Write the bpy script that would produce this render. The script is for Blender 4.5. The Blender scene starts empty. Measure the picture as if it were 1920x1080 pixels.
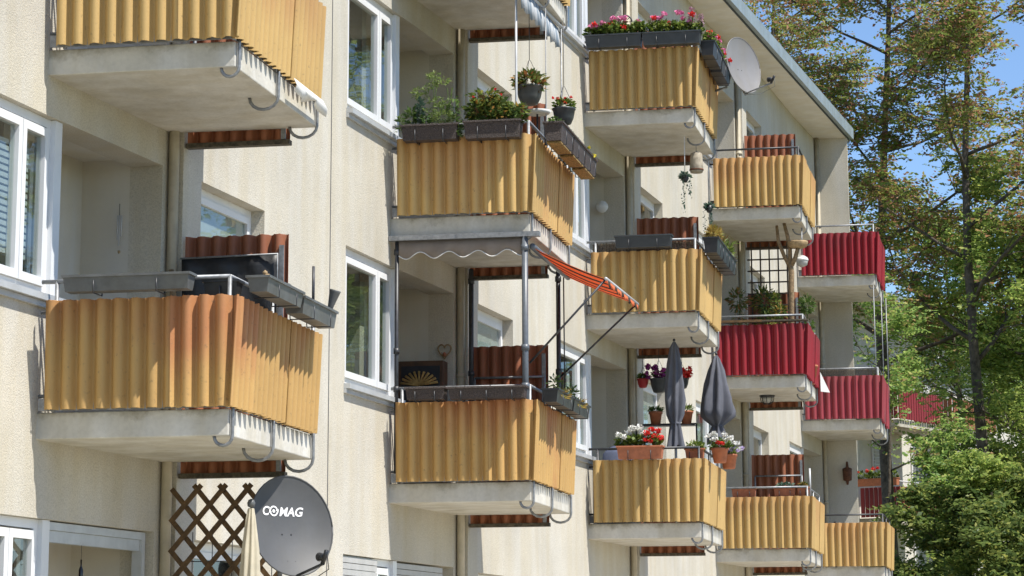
import bpy, math, random
import numpy as np
from mathutils import Matrix, Vector

# ------------------------------------------------------------------ camera, sky, sun, exposure
scene = bpy.context.scene
C = scene.collection
EYE = 1.65
cam_data = bpy.data.cameras.new('camera')
cam = bpy.data.objects.new('camera', cam_data)
C.objects.link(cam)
cam_data.sensor_width = 36.0
cam_data.lens = 93.75
cam_data.shift_y = -0.18576
cam_data.clip_start = 0.1
cam_data.clip_end = 3000.0
YAW, PITCH, ROLL = 0.1913, 0.2117, -0.0039
cam.matrix_world = (Matrix.Translation((0, 0, EYE)) @ Matrix.Rotation(YAW, 4, 'Z')
                    @ Matrix.Rotation(math.pi / 2 + PITCH, 4, 'X') @ Matrix.Rotation(ROLL, 4, 'Z'))
scene.camera = cam

SUN = Vector((1.0, -0.42, 1.85)).normalized()
world = bpy.data.worlds.new('World')
scene.world = world
world.use_nodes = True
wn = world.node_tree.nodes
wl = world.node_tree.links
wn.clear()
sky = wn.new('ShaderNodeTexSky')
sky.sky_type = 'NISHITA'
sky.sun_disc = False
sky.sun_elevation = math.asin(SUN.z)
sky.sun_rotation = math.atan2(SUN.x, SUN.y)
sky.altitude = 1500.0
sky.air_density = 1.0
sky.dust_density = 0.0
sky.ozone_density = 5.0
bg = wn.new('ShaderNodeBackground')
bg.inputs['Strength'].default_value = 0.125
wo = wn.new('ShaderNodeOutputWorld')
wl.new(sky.outputs[0], bg.inputs['Color'])
wl.new(bg.outputs[0], wo.inputs['Surface'])
sun_data = bpy.data.lights.new('sun', 'SUN')
sun_data.energy = 5.0
sun_data.angle = math.radians(0.53)
sun_data.color = (1.0, 0.95, 0.87)
sun = bpy.data.objects.new('sun', sun_data)
C.objects.link(sun)
sun.rotation_euler = SUN.to_track_quat('Z', 'Y').to_euler()
scene.view_settings.view_transform = 'Standard'
scene.view_settings.look = 'None'
scene.view_settings.exposure = 0.58
scene.view_settings.gamma = 1.0
scene.view_settings.use_curve_mapping = False
scene.cycles.max_bounces = 8
scene.cycles.diffuse_bounces = 5
scene.cycles.transparent_max_bounces = 12
scene.cycles.caustics_reflective = False
scene.cycles.caustics_refractive = False

RND = random.Random(7)
NPR = np.random.default_rng(7)

# ------------------------------------------------------------------ materials
MATS = {}

def nodes_of(m):
    m.use_nodes = True
    nt = m.node_tree
    nt.nodes.clear()
    out = nt.nodes.new('ShaderNodeOutputMaterial')
    return nt, nt.nodes, nt.links, out

def mat(name, col, rough=0.6, var=0.12, scale=6.0, bump=0.0, bscale=60.0, metal=0.0, col2=None, spec=0.5,
        streak=0.0, fine=0.0, coat=0.0, edge_dirt=False):
    """Principled with large mottling, optional second wear colour, fine grain, rain streaks and bump."""
    if name in MATS:
        return MATS[name]
    m = bpy.data.materials.new(name)
    nt, N, L, out = nodes_of(m)
    b = N.new('ShaderNodeBsdfPrincipled')
    L.new(b.outputs[0], out.inputs[0])
    b.inputs['Roughness'].default_value = rough
    b.inputs['Metallic'].default_value = metal
    b.inputs['Specular IOR Level'].default_value = spec
    if coat:
        b.inputs['Coat Weight'].default_value = coat
    g = N.new('ShaderNodeNewGeometry')
    tex = N.new('ShaderNodeTexNoise')
    tex.inputs['Scale'].default_value = scale
    tex.inputs['Detail'].default_value = 5.0
    tex.inputs['Roughness'].default_value = 0.6
    L.new(g.outputs['Position'], tex.inputs['Vector'])
    ramp = N.new('ShaderNodeValToRGB')
    c2 = col2 if col2 else tuple(max(0.0, c * (1 - 2 * var)) for c in col)
    c1 = col if col2 else tuple(min(1.0, c * (1 + var)) for c in col)
    ramp.color_ramp.elements[0].position = 0.32 if not col2 else 0.36
    ramp.color_ramp.elements[1].position = 0.68 if not col2 else 0.56
    ramp.color_ramp.elements[0].color = (*c2, 1)
    ramp.color_ramp.elements[1].color = (*c1, 1)
    L.new(tex.outputs['Fac'], ramp.inputs['Fac'])
    last = ramp.outputs['Color']
    if streak:
        mp = N.new('ShaderNodeMapping')
        mp.inputs['Scale'].default_value = (2.6, 2.6, 0.35)
        L.new(g.outputs['Position'], mp.inputs['Vector'])
        t2 = N.new('ShaderNodeTexNoise')
        t2.inputs['Scale'].default_value = 1.6
        t2.inputs['Detail'].default_value = 6.0
        L.new(mp.outputs[0], t2.inputs['Vector'])
        r2 = N.new('ShaderNodeValToRGB')
        r2.color_ramp.elements[0].position = 0.38
        r2.color_ramp.elements[1].position = 0.62
        v = 1.0 - streak
        r2.color_ramp.elements[0].color = (v, v * 0.97, v * 0.9, 1)
        r2.color_ramp.elements[1].color = (1, 1, 1, 1)
        L.new(t2.outputs['Fac'], r2.inputs['Fac'])
        mx = N.new('ShaderNodeMix')
        mx.data_type = 'RGBA'
        mx.blend_type = 'MULTIPLY'
        mx.inputs['Factor'].default_value = 1.0
        L.new(last, mx.inputs['A'])
        L.new(r2.outputs['Color'], mx.inputs['B'])
        last = mx.outputs['Result']
    if fine:
        t3 = N.new('ShaderNodeTexNoise')
        t3.inputs['Scale'].default_value = bscale
        t3.inputs['Detail'].default_value = 3.0
        L.new(g.outputs['Position'], t3.inputs['Vector'])
        r3 = N.new('ShaderNodeValToRGB')
        r3.color_ramp.elements[0].position = 0.3
        r3.color_ramp.elements[1].position = 0.6
        v = 1.0 - fine
        r3.color_ramp.elements[0].color = (v, v, v, 1)
        r3.color_ramp.elements[1].color = (1, 1, 1, 1)
        L.new(t3.outputs['Fac'], r3.inputs['Fac'])
        mx = N.new('ShaderNodeMix')
        mx.data_type = 'RGBA'
        mx.blend_type = 'MULTIPLY'
        mx.inputs['Factor'].default_value = 1.0
        L.new(last, mx.inputs['A'])
        L.new(r3.outputs['Color'], mx.inputs['B'])
        last = mx.outputs['Result']
    if edge_dirt:
        # grime and moss that rain leaves along the upper edge of a slab
        tco = N.new('ShaderNodeTexCoord')
        sp = N.new('ShaderNodeSeparateXYZ')
        L.new(tco.outputs['Object'], sp.inputs[0])
        mr = N.new('ShaderNodeMapRange')
        mr.inputs['From Min'].default_value = -0.17
        mr.inputs['From Max'].default_value = 0.0
        mr.inputs['To Min'].default_value = -0.24
        mr.inputs['To Max'].default_value = 0.10
        L.new(sp.outputs['Z'], mr.inputs['Value'])
        t4 = N.new('ShaderNodeTexNoise')
        t4.inputs['Scale'].default_value = 3.4
        t4.inputs['Detail'].default_value = 8.0
        t4.inputs['Roughness'].default_value = 0.72
        L.new(g.outputs['Position'], t4.inputs['Vector'])
        a4 = N.new('ShaderNodeMath')
        a4.operation = 'ADD'
        L.new(t4.outputs['Fac'], a4.inputs[0])
        L.new(mr.outputs[0], a4.inputs[1])
        r4 = N.new('ShaderNodeValToRGB')
        r4.color_ramp.elements[0].position = 0.50
        r4.color_ramp.elements[1].position = 0.74
        r4.color_ramp.elements[0].color = (0, 0, 0, 1)
        r4.color_ramp.elements[1].color = (0.8, 0.8, 0.8, 1)
        L.new(a4.outputs[0], r4.inputs['Fac'])
        mx = N.new('ShaderNodeMix')
        mx.data_type = 'RGBA'
        L.new(r4.outputs['Color'], mx.inputs['Factor'])
        L.new(last, mx.inputs['A'])
        mx.inputs['B'].default_value = (0.20, 0.17, 0.11, 1)
        last = mx.outputs['Result']
    L.new(last, b.inputs['Base Color'])
    if bump:
        bt = N.new('ShaderNodeTexNoise')
        bt.inputs['Scale'].default_value = bscale
        bt.inputs['Detail'].default_value = 4.0
        L.new(g.outputs['Position'], bt.inputs['Vector'])
        bm = N.new('ShaderNodeBump')
        bm.inputs['Strength'].default_value = bump
        bm.inputs['Distance'].default_value = 0.02
        L.new(bt.outputs['Fac'], bm.inputs['Height'])
        L.new(bm.outputs[0], b.inputs['Normal'])
    MATS[name] = m
    return m

def sheet_mat(name, col, worn, amount):
    """Painted fibre-cement sheet; the paint is worn to the red undercoat in blotches near the top and along ridges."""
    m = bpy.data.materials.new(name)
    nt, N, L, out = nodes_of(m)
    b = N.new('ShaderNodeBsdfPrincipled')
    L.new(b.outputs[0], out.inputs[0])
    b.inputs['Roughness'].default_value = 0.62
    b.inputs['Specular IOR Level'].default_value = 0.35
    g = N.new('ShaderNodeNewGeometry')
    tc = N.new('ShaderNodeTexCoord')
    t1 = N.new('ShaderNodeTexNoise')
    t1.inputs['Scale'].default_value = 2.2
    t1.inputs['Detail'].default_value = 6.0
    L.new(g.outputs['Position'], t1.inputs['Vector'])
    r1 = N.new('ShaderNodeValToRGB')
    r1.color_ramp.elements[0].position = 0.3
    r1.color_ramp.elements[1].position = 0.7
    r1.color_ramp.elements[0].color = (*[c * 0.93 for c in col], 1)
    r1.color_ramp.elements[1].color = (*[c * 1.05 for c in col], 1)
    L.new(t1.outputs['Fac'], r1.inputs['Fac'])
    mp = N.new('ShaderNodeMapping')
    mp.inputs['Scale'].default_value = (1.2, 1.2, 0.8)
    L.new(g.outputs['Position'], mp.inputs['Vector'])
    t2 = N.new('ShaderNodeTexNoise')
    t2.inputs['Scale'].default_value = 1.1
    t2.inputs['Detail'].default_value = 5.0
    t2.inputs['Roughness'].default_value = 0.5
    L.new(mp.outputs[0], t2.inputs['Vector'])
    sep = N.new('ShaderNodeSeparateXYZ')
    L.new(tc.outputs['Object'], sep.inputs[0])
    hz = N.new('ShaderNodeMapRange')
    hz.inputs['From Min'].default_value = 0.2
    hz.inputs['From Max'].default_value = 0.85
    hz.inputs['To Min'].default_value = -0.13
    hz.inputs['To Max'].default_value = 0.20
    L.new(sep.outputs['Z'], hz.inputs['Value'])
    ad = N.new('ShaderNodeMath')
    ad.operation = 'ADD'
    oi = N.new('ShaderNodeObjectInfo')
    rr_ = N.new('ShaderNodeMapRange')
    rr_.inputs['To Min'].default_value = -0.09
    rr_.inputs['To Max'].default_value = 0.09
    L.new(oi.outputs['Random'], rr_.inputs['Value'])
    a0 = N.new('ShaderNodeMath')
    a0.operation = 'ADD'
    L.new(hz.outputs[0], a0.inputs[0])
    L.new(rr_.outputs[0], a0.inputs[1])
    L.new(t2.outputs['Fac'], ad.inputs[0])
    L.new(a0.outputs[0], ad.inputs[1])
    r2 = N.new('ShaderNodeValToRGB')
    r2.color_ramp.elements[0].position = 0.46
    r2.color_ramp.elements[1].position = 0.74
    r2.color_ramp.elements[0].color = (0, 0, 0, 1)
    r2.color_ramp.elements[1].color = (amount, amount, amount, 1)
    L.new(ad.outputs[0], r2.inputs['Fac'])
    mx = N.new('ShaderNodeMix')
    mx.data_type = 'RGBA'
    L.new(r2.outputs['Color'], mx.inputs['Factor'])
    L.new(r1.outputs['Color'], mx.inputs['A'])
    mx.inputs['B'].default_value = (*worn, 1)
    hs = N.new('ShaderNodeHueSaturation')
    vv = N.new('ShaderNodeMapRange')
    vv.inputs['To Min'].default_value = 0.90
    vv.inputs['To Max'].default_value = 1.08
    L.new(oi.outputs['Random'], vv.inputs['Value'])
    L.new(vv.outputs[0], hs.inputs['Value'])
    L.new(mx.outputs['Result'], hs.inputs['Color'])
    # specks of dirt and lichen
    t5 = N.new('ShaderNodeTexNoise')
    t5.inputs['Scale'].default_value = 28.0
    t5.inputs['Detail'].default_value = 6.0
    L.new(g.outputs['Position'], t5.inputs['Vector'])
    r5 = N.new('ShaderNodeValToRGB')
    r5.color_ramp.elements[0].position = 0.62
    r5.color_ramp.elements[1].position = 0.78
    r5.color_ramp.elements[0].color = (0, 0, 0, 1)
    r5.color_ramp.elements[1].color = (0.6, 0.6, 0.6, 1)
    L.new(t5.outputs['Fac'], r5.inputs['Fac'])
    m5 = N.new('ShaderNodeMix')
    m5.data_type = 'RGBA'
    L.new(r5.outputs['Color'], m5.inputs['Factor'])
    L.new(hs.outputs['Color'], m5.inputs['A'])
    m5.inputs['B'].default_value = (0.13, 0.10, 0.06, 1)
    L.new(m5.outputs['Result'], b.inputs['Base Color'])
    bt = N.new('ShaderNodeTexNoise')
    bt.inputs['Scale'].default_value = 45.0
    L.new(g.outputs['Position'], bt.inputs['Vector'])
    bm = N.new('ShaderNodeBump')
    bm.inputs['Strength'].default_value = 0.12
    bm.inputs['Distance'].default_value = 0.01
    L.new(bt.outputs['Fac'], bm.inputs['Height'])
    L.new(bm.outputs[0], b.inputs['Normal'])
    MATS[name] = m
    return m

def leaf_mat(name, stops, trans=0.35, rough=0.5):
    """Leaves: colour picked per leaf, some light passes through."""
    m = bpy.data.materials.new(name)
    nt, N, L, out = nodes_of(m)
    g = N.new('ShaderNodeNewGeometry')
    r = N.new('ShaderNodeValToRGB')
    el = r.color_ramp.elements
    while len(el) > 1:
        el.remove(el[-1])
    el[0].position = stops[0][0]
    el[0].color = (*stops[0][1], 1)
    for p, c in stops[1:]:
        e = el.new(p)
        e.color = (*c, 1)
    L.new(g.outputs['Random Per Island'], r.inputs['Fac'])
    b = N.new('ShaderNodeBsdfPrincipled')
    b.inputs['Roughness'].default_value = rough
    b.inputs['Specular IOR Level'].default_value = 0.3
    t = N.new('ShaderNodeBsdfTranslucent')
    mx = N.new('ShaderNodeMixShader')
    mx.inputs[0].default_value = trans
    L.new(r.outputs['Color'], b.inputs['Base Color'])
    L.new(r.outputs['Color'], t.inputs['Color'])
    L.new(b.outputs[0], mx.inputs[1])
    L.new(t.outputs[0], mx.inputs[2])
    L.new(mx.outputs[0], out.inputs[0])
    MATS[name] = m
    return m

def glass_mat(name):
    m = bpy.data.materials.new(name)
    nt, N, L, out = nodes_of(m)
    tr = N.new('ShaderNodeBsdfTransparent')
    tr.inputs['Color'].default_value = (0.80, 0.84, 0.82, 1)
    gl = N.new('ShaderNodeBsdfGlossy')
    gl.inputs['Roughness'].default_value = 0.015
    gl.inputs['Color'].default_value = (0.95, 0.97, 0.96, 1)
    fr = N.new('ShaderNodeFresnel')
    fr.inputs['IOR'].default_value = 2.1
    tn = N.new('ShaderNodeTexNoise')
    tn.inputs['Scale'].default_value = 1.4
    g = N.new('ShaderNodeNewGeometry')
    L.new(g.outputs['Position'], tn.inputs['Vector'])
    bm = N.new('ShaderNodeBump')
    bm.inputs['Strength'].default_value = 0.03
    bm.inputs['Distance'].default_value = 0.05
    L.new(tn.outputs['Fac'], bm.inputs['Height'])
    L.new(bm.outputs[0], gl.inputs['Normal'])
    inv = N.new('ShaderNodeMath')                       # the inner side of the pane only transmits
    inv.operation = 'SUBTRACT'
    inv.inputs[0].default_value = 1.0
    L.new(g.outputs['Backfacing'], inv.inputs[1])
    ml = N.new('ShaderNodeMath')
    ml.operation = 'MULTIPLY'
    L.new(fr.outputs[0], ml.inputs[0])
    L.new(inv.outputs[0], ml.inputs[1])
    mx = N.new('ShaderNodeMixShader')
    L.new(ml.outputs[0], mx.inputs[0])
    L.new(tr.outputs[0], mx.inputs[1])
    L.new(gl.outputs[0], mx.inputs[2])
    L.new(mx.outputs[0], out.inputs[0])
    MATS[name] = m
    return m

def fabric_mat(name, col, trans=0.3, stripes=None):
    """Woven cloth; stripes = (axis, period, width, colour) in object coordinates."""
    m = bpy.data.materials.new(name)
    nt, N, L, out = nodes_of(m)
    b = N.new('ShaderNodeBsdfPrincipled')
    b.inputs['Roughness'].default_value = 0.85
    b.inputs['Specular IOR Level'].default_value = 0.15
    t = N.new('ShaderNodeBsdfTranslucent')
    mx = N.new('ShaderNodeMixShader')
    mx.inputs[0].default_value = trans
    tc = N.new('ShaderNodeTexCoord')
    no = N.new('ShaderNodeTexNoise')
    no.inputs['Scale'].default_value = 9.0
    no.inputs['Detail'].default_value = 5.0
    L.new(tc.outputs['Object'], no.inputs['Vector'])
    r = N.new('ShaderNodeValToRGB')
    r.color_ramp.elements[0].position = 0.3
    r.color_ramp.elements[1].position = 0.7
    r.color_ramp.elements[0].color = (*[c * 0.86 for c in col], 1)
    r.color_ramp.elements[1].color = (*[min(1, c * 1.06) for c in col], 1)
    L.new(no.outputs['Fac'], r.inputs['Fac'])
    last = r.outputs['Color']
    if stripes:
        ax, per, wid, scol = stripes
        sp = N.new('ShaderNodeSeparateXYZ')
        L.new(tc.outputs['Object'], sp.inputs[0])
        a1 = N.new('ShaderNodeMath'); a1.operation = 'DIVIDE'; a1.inputs[1].default_value = per
        L.new(sp.outputs[ax], a1.inputs[0])
        a2 = N.new('ShaderNodeMath'); a2.operation = 'FRACT'
        L.new(a1.outputs[0], a2.inputs[0])
        a3 = N.new('ShaderNodeMath'); a3.operation = 'LESS_THAN'; a3.inputs[1].default_value = wid
        L.new(a2.outputs[0], a3.inputs[0])
        mm = N.new('ShaderNodeMix'); mm.data_type = 'RGBA'
        L.new(a3.outputs[0], mm.inputs['Factor'])
        L.new(last, mm.inputs['A'])
        mm.inputs['B'].default_value = (*scol, 1)
        last = mm.outputs['Result']
    L.new(last, b.inputs['Base Color'])
    L.new(last, t.inputs['Color'])
    L.new(b.outputs[0], mx.inputs[1])
    L.new(t.outputs[0], mx.inputs[2])
    L.new(mx.outputs[0], out.inputs[0])
    MATS[name] = m
    return m

mat('plaster', (0.575, 0.545, 0.475), 0.9, var=0.065, scale=0.7, bump=0.32, bscale=80.0, streak=0.05, fine=0.22, spec=0.2)
mat('loggia_plaster', (0.60, 0.575, 0.52), 0.9, var=0.04, scale=1.5, bump=0.12, bscale=40.0, streak=0.02, spec=0.2)
mat('slab_paint', (0.62, 0.60, 0.545), 0.8, var=0.07, scale=3.0, bump=0.16, bscale=30.0, streak=0.13, fine=0.08, spec=0.25, edge_dirt=True)
mat('soffit_paint', (0.68, 0.65, 0.58), 0.8, var=0.04, scale=2.0, bump=0.1, bscale=20.0, streak=0.05)
mat('roof_metal', (0.30, 0.36, 0.385), 0.45, var=0.07, scale=3.0, metal=0.25, streak=0.08)
mat('gutter_shade', (0.05, 0.055, 0.06), 0.6)
mat('white_frame', (0.72, 0.73, 0.735), 0.35, var=0.03, scale=2.0)
mat('sill_metal', (0.55, 0.57, 0.58), 0.4, var=0.06, metal=0.3)
mat('galvanized', (0.27, 0.28, 0.29), 0.5, var=0.16, scale=25.0, metal=0.45)
mat('pale_pipe', (0.46, 0.41, 0.31), 0.6, var=0.08, scale=7.0, streak=0.25)
mat('dark_pipe', (0.035, 0.037, 0.042), 0.45, var=0.2, scale=20.0)
mat('slate_post', (0.11, 0.125, 0.145), 0.4, var=0.1, scale=20.0)
mat('white_pole', (0.48, 0.49, 0.50), 0.35, var=0.06)
sheet_mat('ochre_sheet', (0.50, 0.335, 0.13), (0.37, 0.16, 0.07), 0.45)
sheet_mat('ochre_sheet_worn', (0.49, 0.305, 0.11), (0.36, 0.13, 0.06), 0.75)
sheet_mat('red_sheet', (0.27, 0.017, 0.027), (0.17, 0.03, 0.035), 0.6)
sheet_mat('faded_red_sheet', (0.30, 0.047, 0.062), (0.19, 0.05, 0.05), 0.6)
sheet_mat('brown_screen', (0.33, 0.125, 0.062), (0.21, 0.075, 0.042), 0.6)
mat('moss_board', (0.10, 0.085, 0.06), 0.9, var=0.3, scale=30.0)
mat('grey_plastic', (0.115, 0.12, 0.12), 0.45, var=0.12, scale=12.0, streak=0.15)
mat('anthracite_plastic', (0.045, 0.052, 0.058), 0.4, var=0.1, scale=12.0)
mat('black_plastic', (0.02, 0.021, 0.024), 0.4, var=0.15, scale=12.0)
mat('wicker', (0.075, 0.055, 0.048), 0.6, var=0.35, scale=90.0, bump=0.8, bscale=110.0)
mat('terracotta', (0.42, 0.145, 0.07), 0.75, var=0.12, scale=15.0)
mat('red_plastic', (0.38, 0.02, 0.025), 0.4)
mat('soil', (0.04, 0.03, 0.02), 0.95, var=0.3, scale=60.0, bump=0.6)
mat('coir', (0.30, 0.20, 0.07), 0.95, var=0.35, scale=50.0, bump=0.8, bscale=80.0)
mat('wood_brown', (0.12, 0.065, 0.022), 0.65, var=0.25, scale=20.0)
mat('wood_pale', (0.36, 0.25, 0.13), 0.75, var=0.2, scale=18.0)
mat('bark_post', (0.25, 0.17, 0.09), 0.85, var=0.25, scale=25.0, bump=0.5)
mat('dark_wood', (0.05, 0.032, 0.022), 0.6, var=0.2)
mat('reed', (0.22, 0.16, 0.10), 0.9, var=0.45, scale=60.0, bump=0.8, bscale=120.0)
mat('bark', (0.11, 0.088, 0.066), 0.9, var=0.3, scale=9.0, bump=0.7, bscale=22.0)
mat('dish_grey', (0.078, 0.08, 0.083), 0.55, var=0.05, scale=5.0, streak=0.10)
mat('dish_white', (0.215, 0.21, 0.21), 0.45, var=0.04, scale=4.0, streak=0.06)
mat('print_white', (0.78, 0.78, 0.78), 0.5, var=0.02)
mat('blind', (0.62, 0.63, 0.64), 0.5, var=0.03)
mat('shutter', (0.42, 0.42, 0.41), 0.5, var=0.05)
mat('joint', (0.11, 0.11, 0.115), 0.8, var=0.15)
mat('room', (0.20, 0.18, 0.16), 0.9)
mat('tarp', (0.018, 0.019, 0.022), 0.5, var=0.2, scale=6.0, bump=0.5, bscale=7.0)
mat('netting', (0.10, 0.10, 0.10), 0.8)
mat('cabinet', (0.10, 0.045, 0.018), 0.55, var=0.2)
mat('straw', (0.45, 0.28, 0.09), 0.8, var=0.2, scale=30.0)
mat('rust', (0.13, 0.05, 0.022), 0.85, var=0.3, scale=20.0)
mat('bottle', (0.02, 0.015, 0.012), 0.15)
mat('lamp_glass', (0.55, 0.55, 0.52), 0.3)
mat('neighbour_wall', (0.60, 0.58, 0.53), 0.9, var=0.05, bump=0.3)
mat('render_white', (0.72, 0.71, 0.68), 0.9, var=0.04)
mat('cloth_white', (0.68, 0.68, 0.66), 0.9, var=0.04)
mat('cloth_blue', (0.10, 0.12, 0.19), 0.9, var=0.1)
mat('lantern_shell', (0.42, 0.37, 0.29), 0.8, var=0.2, scale=14.0, streak=0.2)
mat('rope', (0.35, 0.32, 0.28), 0.9)
glass_mat('glass')
fabric_mat('parasol_grey', (0.135, 0.14, 0.165), 0.12)
fabric_mat('parasol_cream', (0.66, 0.60, 0.46), 0.25)
fabric_mat('awning_orange', (0.84, 0.26, 0.11), 0.45, stripes=('Y', 0.50, 0.38, (0.10, 0.07, 0.055)))
fabric_mat('awning_taupe', (0.34, 0.29, 0.25), 0.3)
fabric_mat('awning_grey_stripe', (0.60, 0.62, 0.64), 0.3, stripes=('Y', 0.18, 0.4, (0.30, 0.36, 0.42)))
leaf_mat('leaf_herb', [(0, (0.05, 0.10, 0.025)), (0.5, (0.10, 0.17, 0.04)), (1, (0.17, 0.24, 0.07))])
leaf_mat('leaf_dill', [(0, (0.14, 0.22, 0.05)), (1, (0.24, 0.30, 0.10))])
leaf_mat('leaf_pepper', [(0, (0.045, 0.08, 0.02)), (0.5, (0.11, 0.17, 0.035)), (0.85, (0.22, 0.25, 0.05)), (1, (0.42, 0.20, 0.05))])
leaf_mat('leaf_geranium', [(0, (0.06, 0.11, 0.02)), (0.6, (0.14, 0.20, 0.035)), (1, (0.25, 0.30, 0.06))])
leaf_mat('leaf_dry', [(0, (0.28, 0.19, 0.05)), (0.6, (0.42, 0.29, 0.08)), (1, (0.22, 0.24, 0.05))])
leaf_mat('leaf_mixed', [(0, (0.07, 0.12, 0.03)), (0.6, (0.16, 0.20, 0.05)), (0.8, (0.35, 0.20, 0.07)), (1, (0.40, 0.13, 0.05))])
leaf_mat('leaf_bluegreen', [(0, (0.05, 0.10, 0.07)), (1, (0.11, 0.17, 0.12))])
leaf_mat('petal_red', [(0, (0.55, 0.015, 0.015)), (1, (0.75, 0.05, 0.04))], 0.2)
leaf_mat('petal_pink', [(0, (0.62, 0.12, 0.30)), (1, (0.78, 0.34, 0.52))], 0.2)
leaf_mat('petal_white', [(0, (0.70, 0.70, 0.66)), (1, (0.80, 0.80, 0.78))], 0.2)
leaf_mat('petal_purple', [(0, (0.20, 0.015, 0.16)), (1, (0.42, 0.08, 0.36))], 0.2)
leaf_mat('petal_lilac', [(0, (0.40, 0.30, 0.55)), (1, (0.66, 0.60, 0.75))], 0.2)
leaf_mat('petal_dusky', [(0, (0.32, 0.16, 0.22)), (1, (0.55, 0.38, 0.45))], 0.2)
leaf_mat('petal_yellow', [(0, (0.60, 0.50, 0.04)), (1, (0.75, 0.65, 0.08))], 0.2)
leaf_mat('leaf_locust_autumn', [(0, (0.145, 0.206, 0.048)), (0.45, (0.268, 0.339, 0.071)), (0.62, (0.389, 0.363, 0.098)), (0.75, (0.413, 0.232, 0.121)), (1, (0.317, 0.145, 0.098))], 0.45)
leaf_mat('leaf_locust', [(0, (0.142, 0.247, 0.067)), (0.5, (0.268, 0.402, 0.103)), (0.85, (0.424, 0.519, 0.136)), (1, (0.478, 0.286, 0.170))], 0.5)
leaf_mat('leaf_bright', [(0, (0.143, 0.227, 0.049)), (0.5, (0.284, 0.382, 0.085)), (1, (0.493, 0.536, 0.144))], 0.55)
leaf_mat('leaf_maple', [(0, (0.079, 0.134, 0.038)), (0.55, (0.162, 0.223, 0.057)), (0.85, (0.261, 0.307, 0.076)), (1, (0.376, 0.376, 0.101))], 0.5)
leaf_mat('leaf_dark', [(0, (0.025, 0.05, 0.012)), (1, (0.065, 0.10, 0.025))], 0.3)

# ------------------------------------------------------------------ mesh and object helpers
class MB:
    """Collects shapes; build() links them as ONE mesh object."""
    def __init__(self):
        self.v = []
        self.f = []
        self.smooth = []
    def add(self, vs, fs, smooth=False):
        n = len(self.v)
        self.v.extend([tuple(p) for p in vs])
        self.f.extend([tuple(i + n for i in f) for f in fs])
        self.smooth.extend([smooth] * len(fs))
        return self
    def box(self, a, b):
        (x0, y0, z0), (x1, y1, z1) = a, b
        vs = [(x0, y0, z0), (x1, y0, z0), (x1, y1, z0), (x0, y1, z0), (x0, y0, z1), (x1, y0, z1), (x1, y1, z1), (x0, y1, z1)]
        return self.add(vs, [(3, 2, 1, 0), (4, 5, 6, 7), (0, 1, 5, 4), (1, 2, 6, 5), (2, 3, 7, 6), (3, 0, 4, 7)])
    def prism(self, poly, z0, z1):
        """Vertical prism over a counter-clockwise plan polygon."""
        n = len(poly)
        vs = [(x, y, z0) for x, y in poly] + [(x, y, z1) for x, y in poly]
        fs = [tuple(range(n - 1, -1, -1)), tuple(range(n, 2 * n))]
        fs += [(i, (i + 1) % n, n + (i + 1) % n, n + i) for i in range(n)]
        return self.add(vs, fs)
    def tube(self, path, r, n=8, close=True):
        """r: one radius or one for each point."""
        P = [Vector(p) for p in path]
        R = r if isinstance(r, (list, tuple)) else [r] * len(P)
        vs = []
        up = None
        for i, p in enumerate(P):
            d = (P[min(i + 1, len(P) - 1)] - P[max(i - 1, 0)])
            d = d.normalized() if d.length > 1e-9 else Vector((0, 0, 1))
            if up is None:
                up = Vector((0, 0, 1)) if abs(d.z) < 0.9 else Vector((1, 0, 0))
            s = d.cross(up)
            if s.length < 1e-6:
                s = d.cross(Vector((0, 1, 0)))
            s.normalize()
            up = s.cross(d).normalized()
            for k in range(n):
                a = 2 * math.pi * k / n
                vs.append(p + (s * math.cos(a) + up * math.sin(a)) * R[i])
        fs = []
        for i in range(len(P) - 1):
            for k in range(n):
                a, b = i * n + k, i * n + (k + 1) % n
                fs.append((a, b, b + n, a + n))
        if close:
            fs.append(tuple(range(n - 1, -1, -1)))
            fs.append(tuple(range((len(P) - 1) * n, len(P) * n)))
        return self.add(vs, fs, True)
    def lathe(self, prof, c=(0, 0, 0), n=16, squash=1.0):
        """prof: (radius, z) pairs from bottom to top."""
        vs = []
        for r, z in prof:
            for k in range(n):
                a = 2 * math.pi * k / n
                vs.append((c[0] + r * math.cos(a), c[1] + r * math.sin(a) * squash, c[2] + z))
        fs = []
        for i in range(len(prof) - 1):
            for k in range(n):
                a, b = i * n + k, i * n + (k + 1) % n
                fs.append((a, b, b + n, a + n))
        if prof[0][0] > 1e-6:
            fs.append(tuple(range(n - 1, -1, -1)))
        if prof[-1][0] > 1e-6:
            fs.append(tuple(range((len(prof) - 1) * n, len(prof) * n)))
        return self.add(vs, fs, True)
    def mesh(self, name):
        me = bpy.data.meshes.new(name)
        me.from_pydata(self.v, [], self.f)
        me.polygons.foreach_set('use_smooth', self.smooth)
        me.update()
        return me

def link(name, me, material, parent=None, loc=(0, 0, 0), rotz=0.0):
    if not me.materials:
        me.materials.append(MATS[material])
    elif me.materials[0] is not MATS[material]:
        me = me.copy()
        me.materials[0] = MATS[material]
    o = bpy.data.objects.new(name, me)
    C.objects.link(o)
    o.location = loc
    o.rotation_euler = (0, 0, rotz)
    if parent is not None:
        o.parent = parent
    return o

def obj(name, mb, material, parent=None, loc=(0, 0, 0), rotz=0.0, bevel=0.0):
    o = link(name, mb.mesh(name), material, parent, loc, rotz)
    if bevel:
        b = o.modifiers.new('bevel', 'BEVEL')
        b.width = bevel
        b.segments = 2
        b.limit_method = 'ANGLE'
    return o

def thing(name, label, cat, loc=(0, 0, 0), rotz=0.0, group=None):
    o = bpy.data.objects.new(name, None)
    C.objects.link(o)
    o.empty_display_size = 0.2
    o.location = loc
    o.rotation_euler = (0, 0, rotz)
    return tag(o, label, cat, group)

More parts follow.
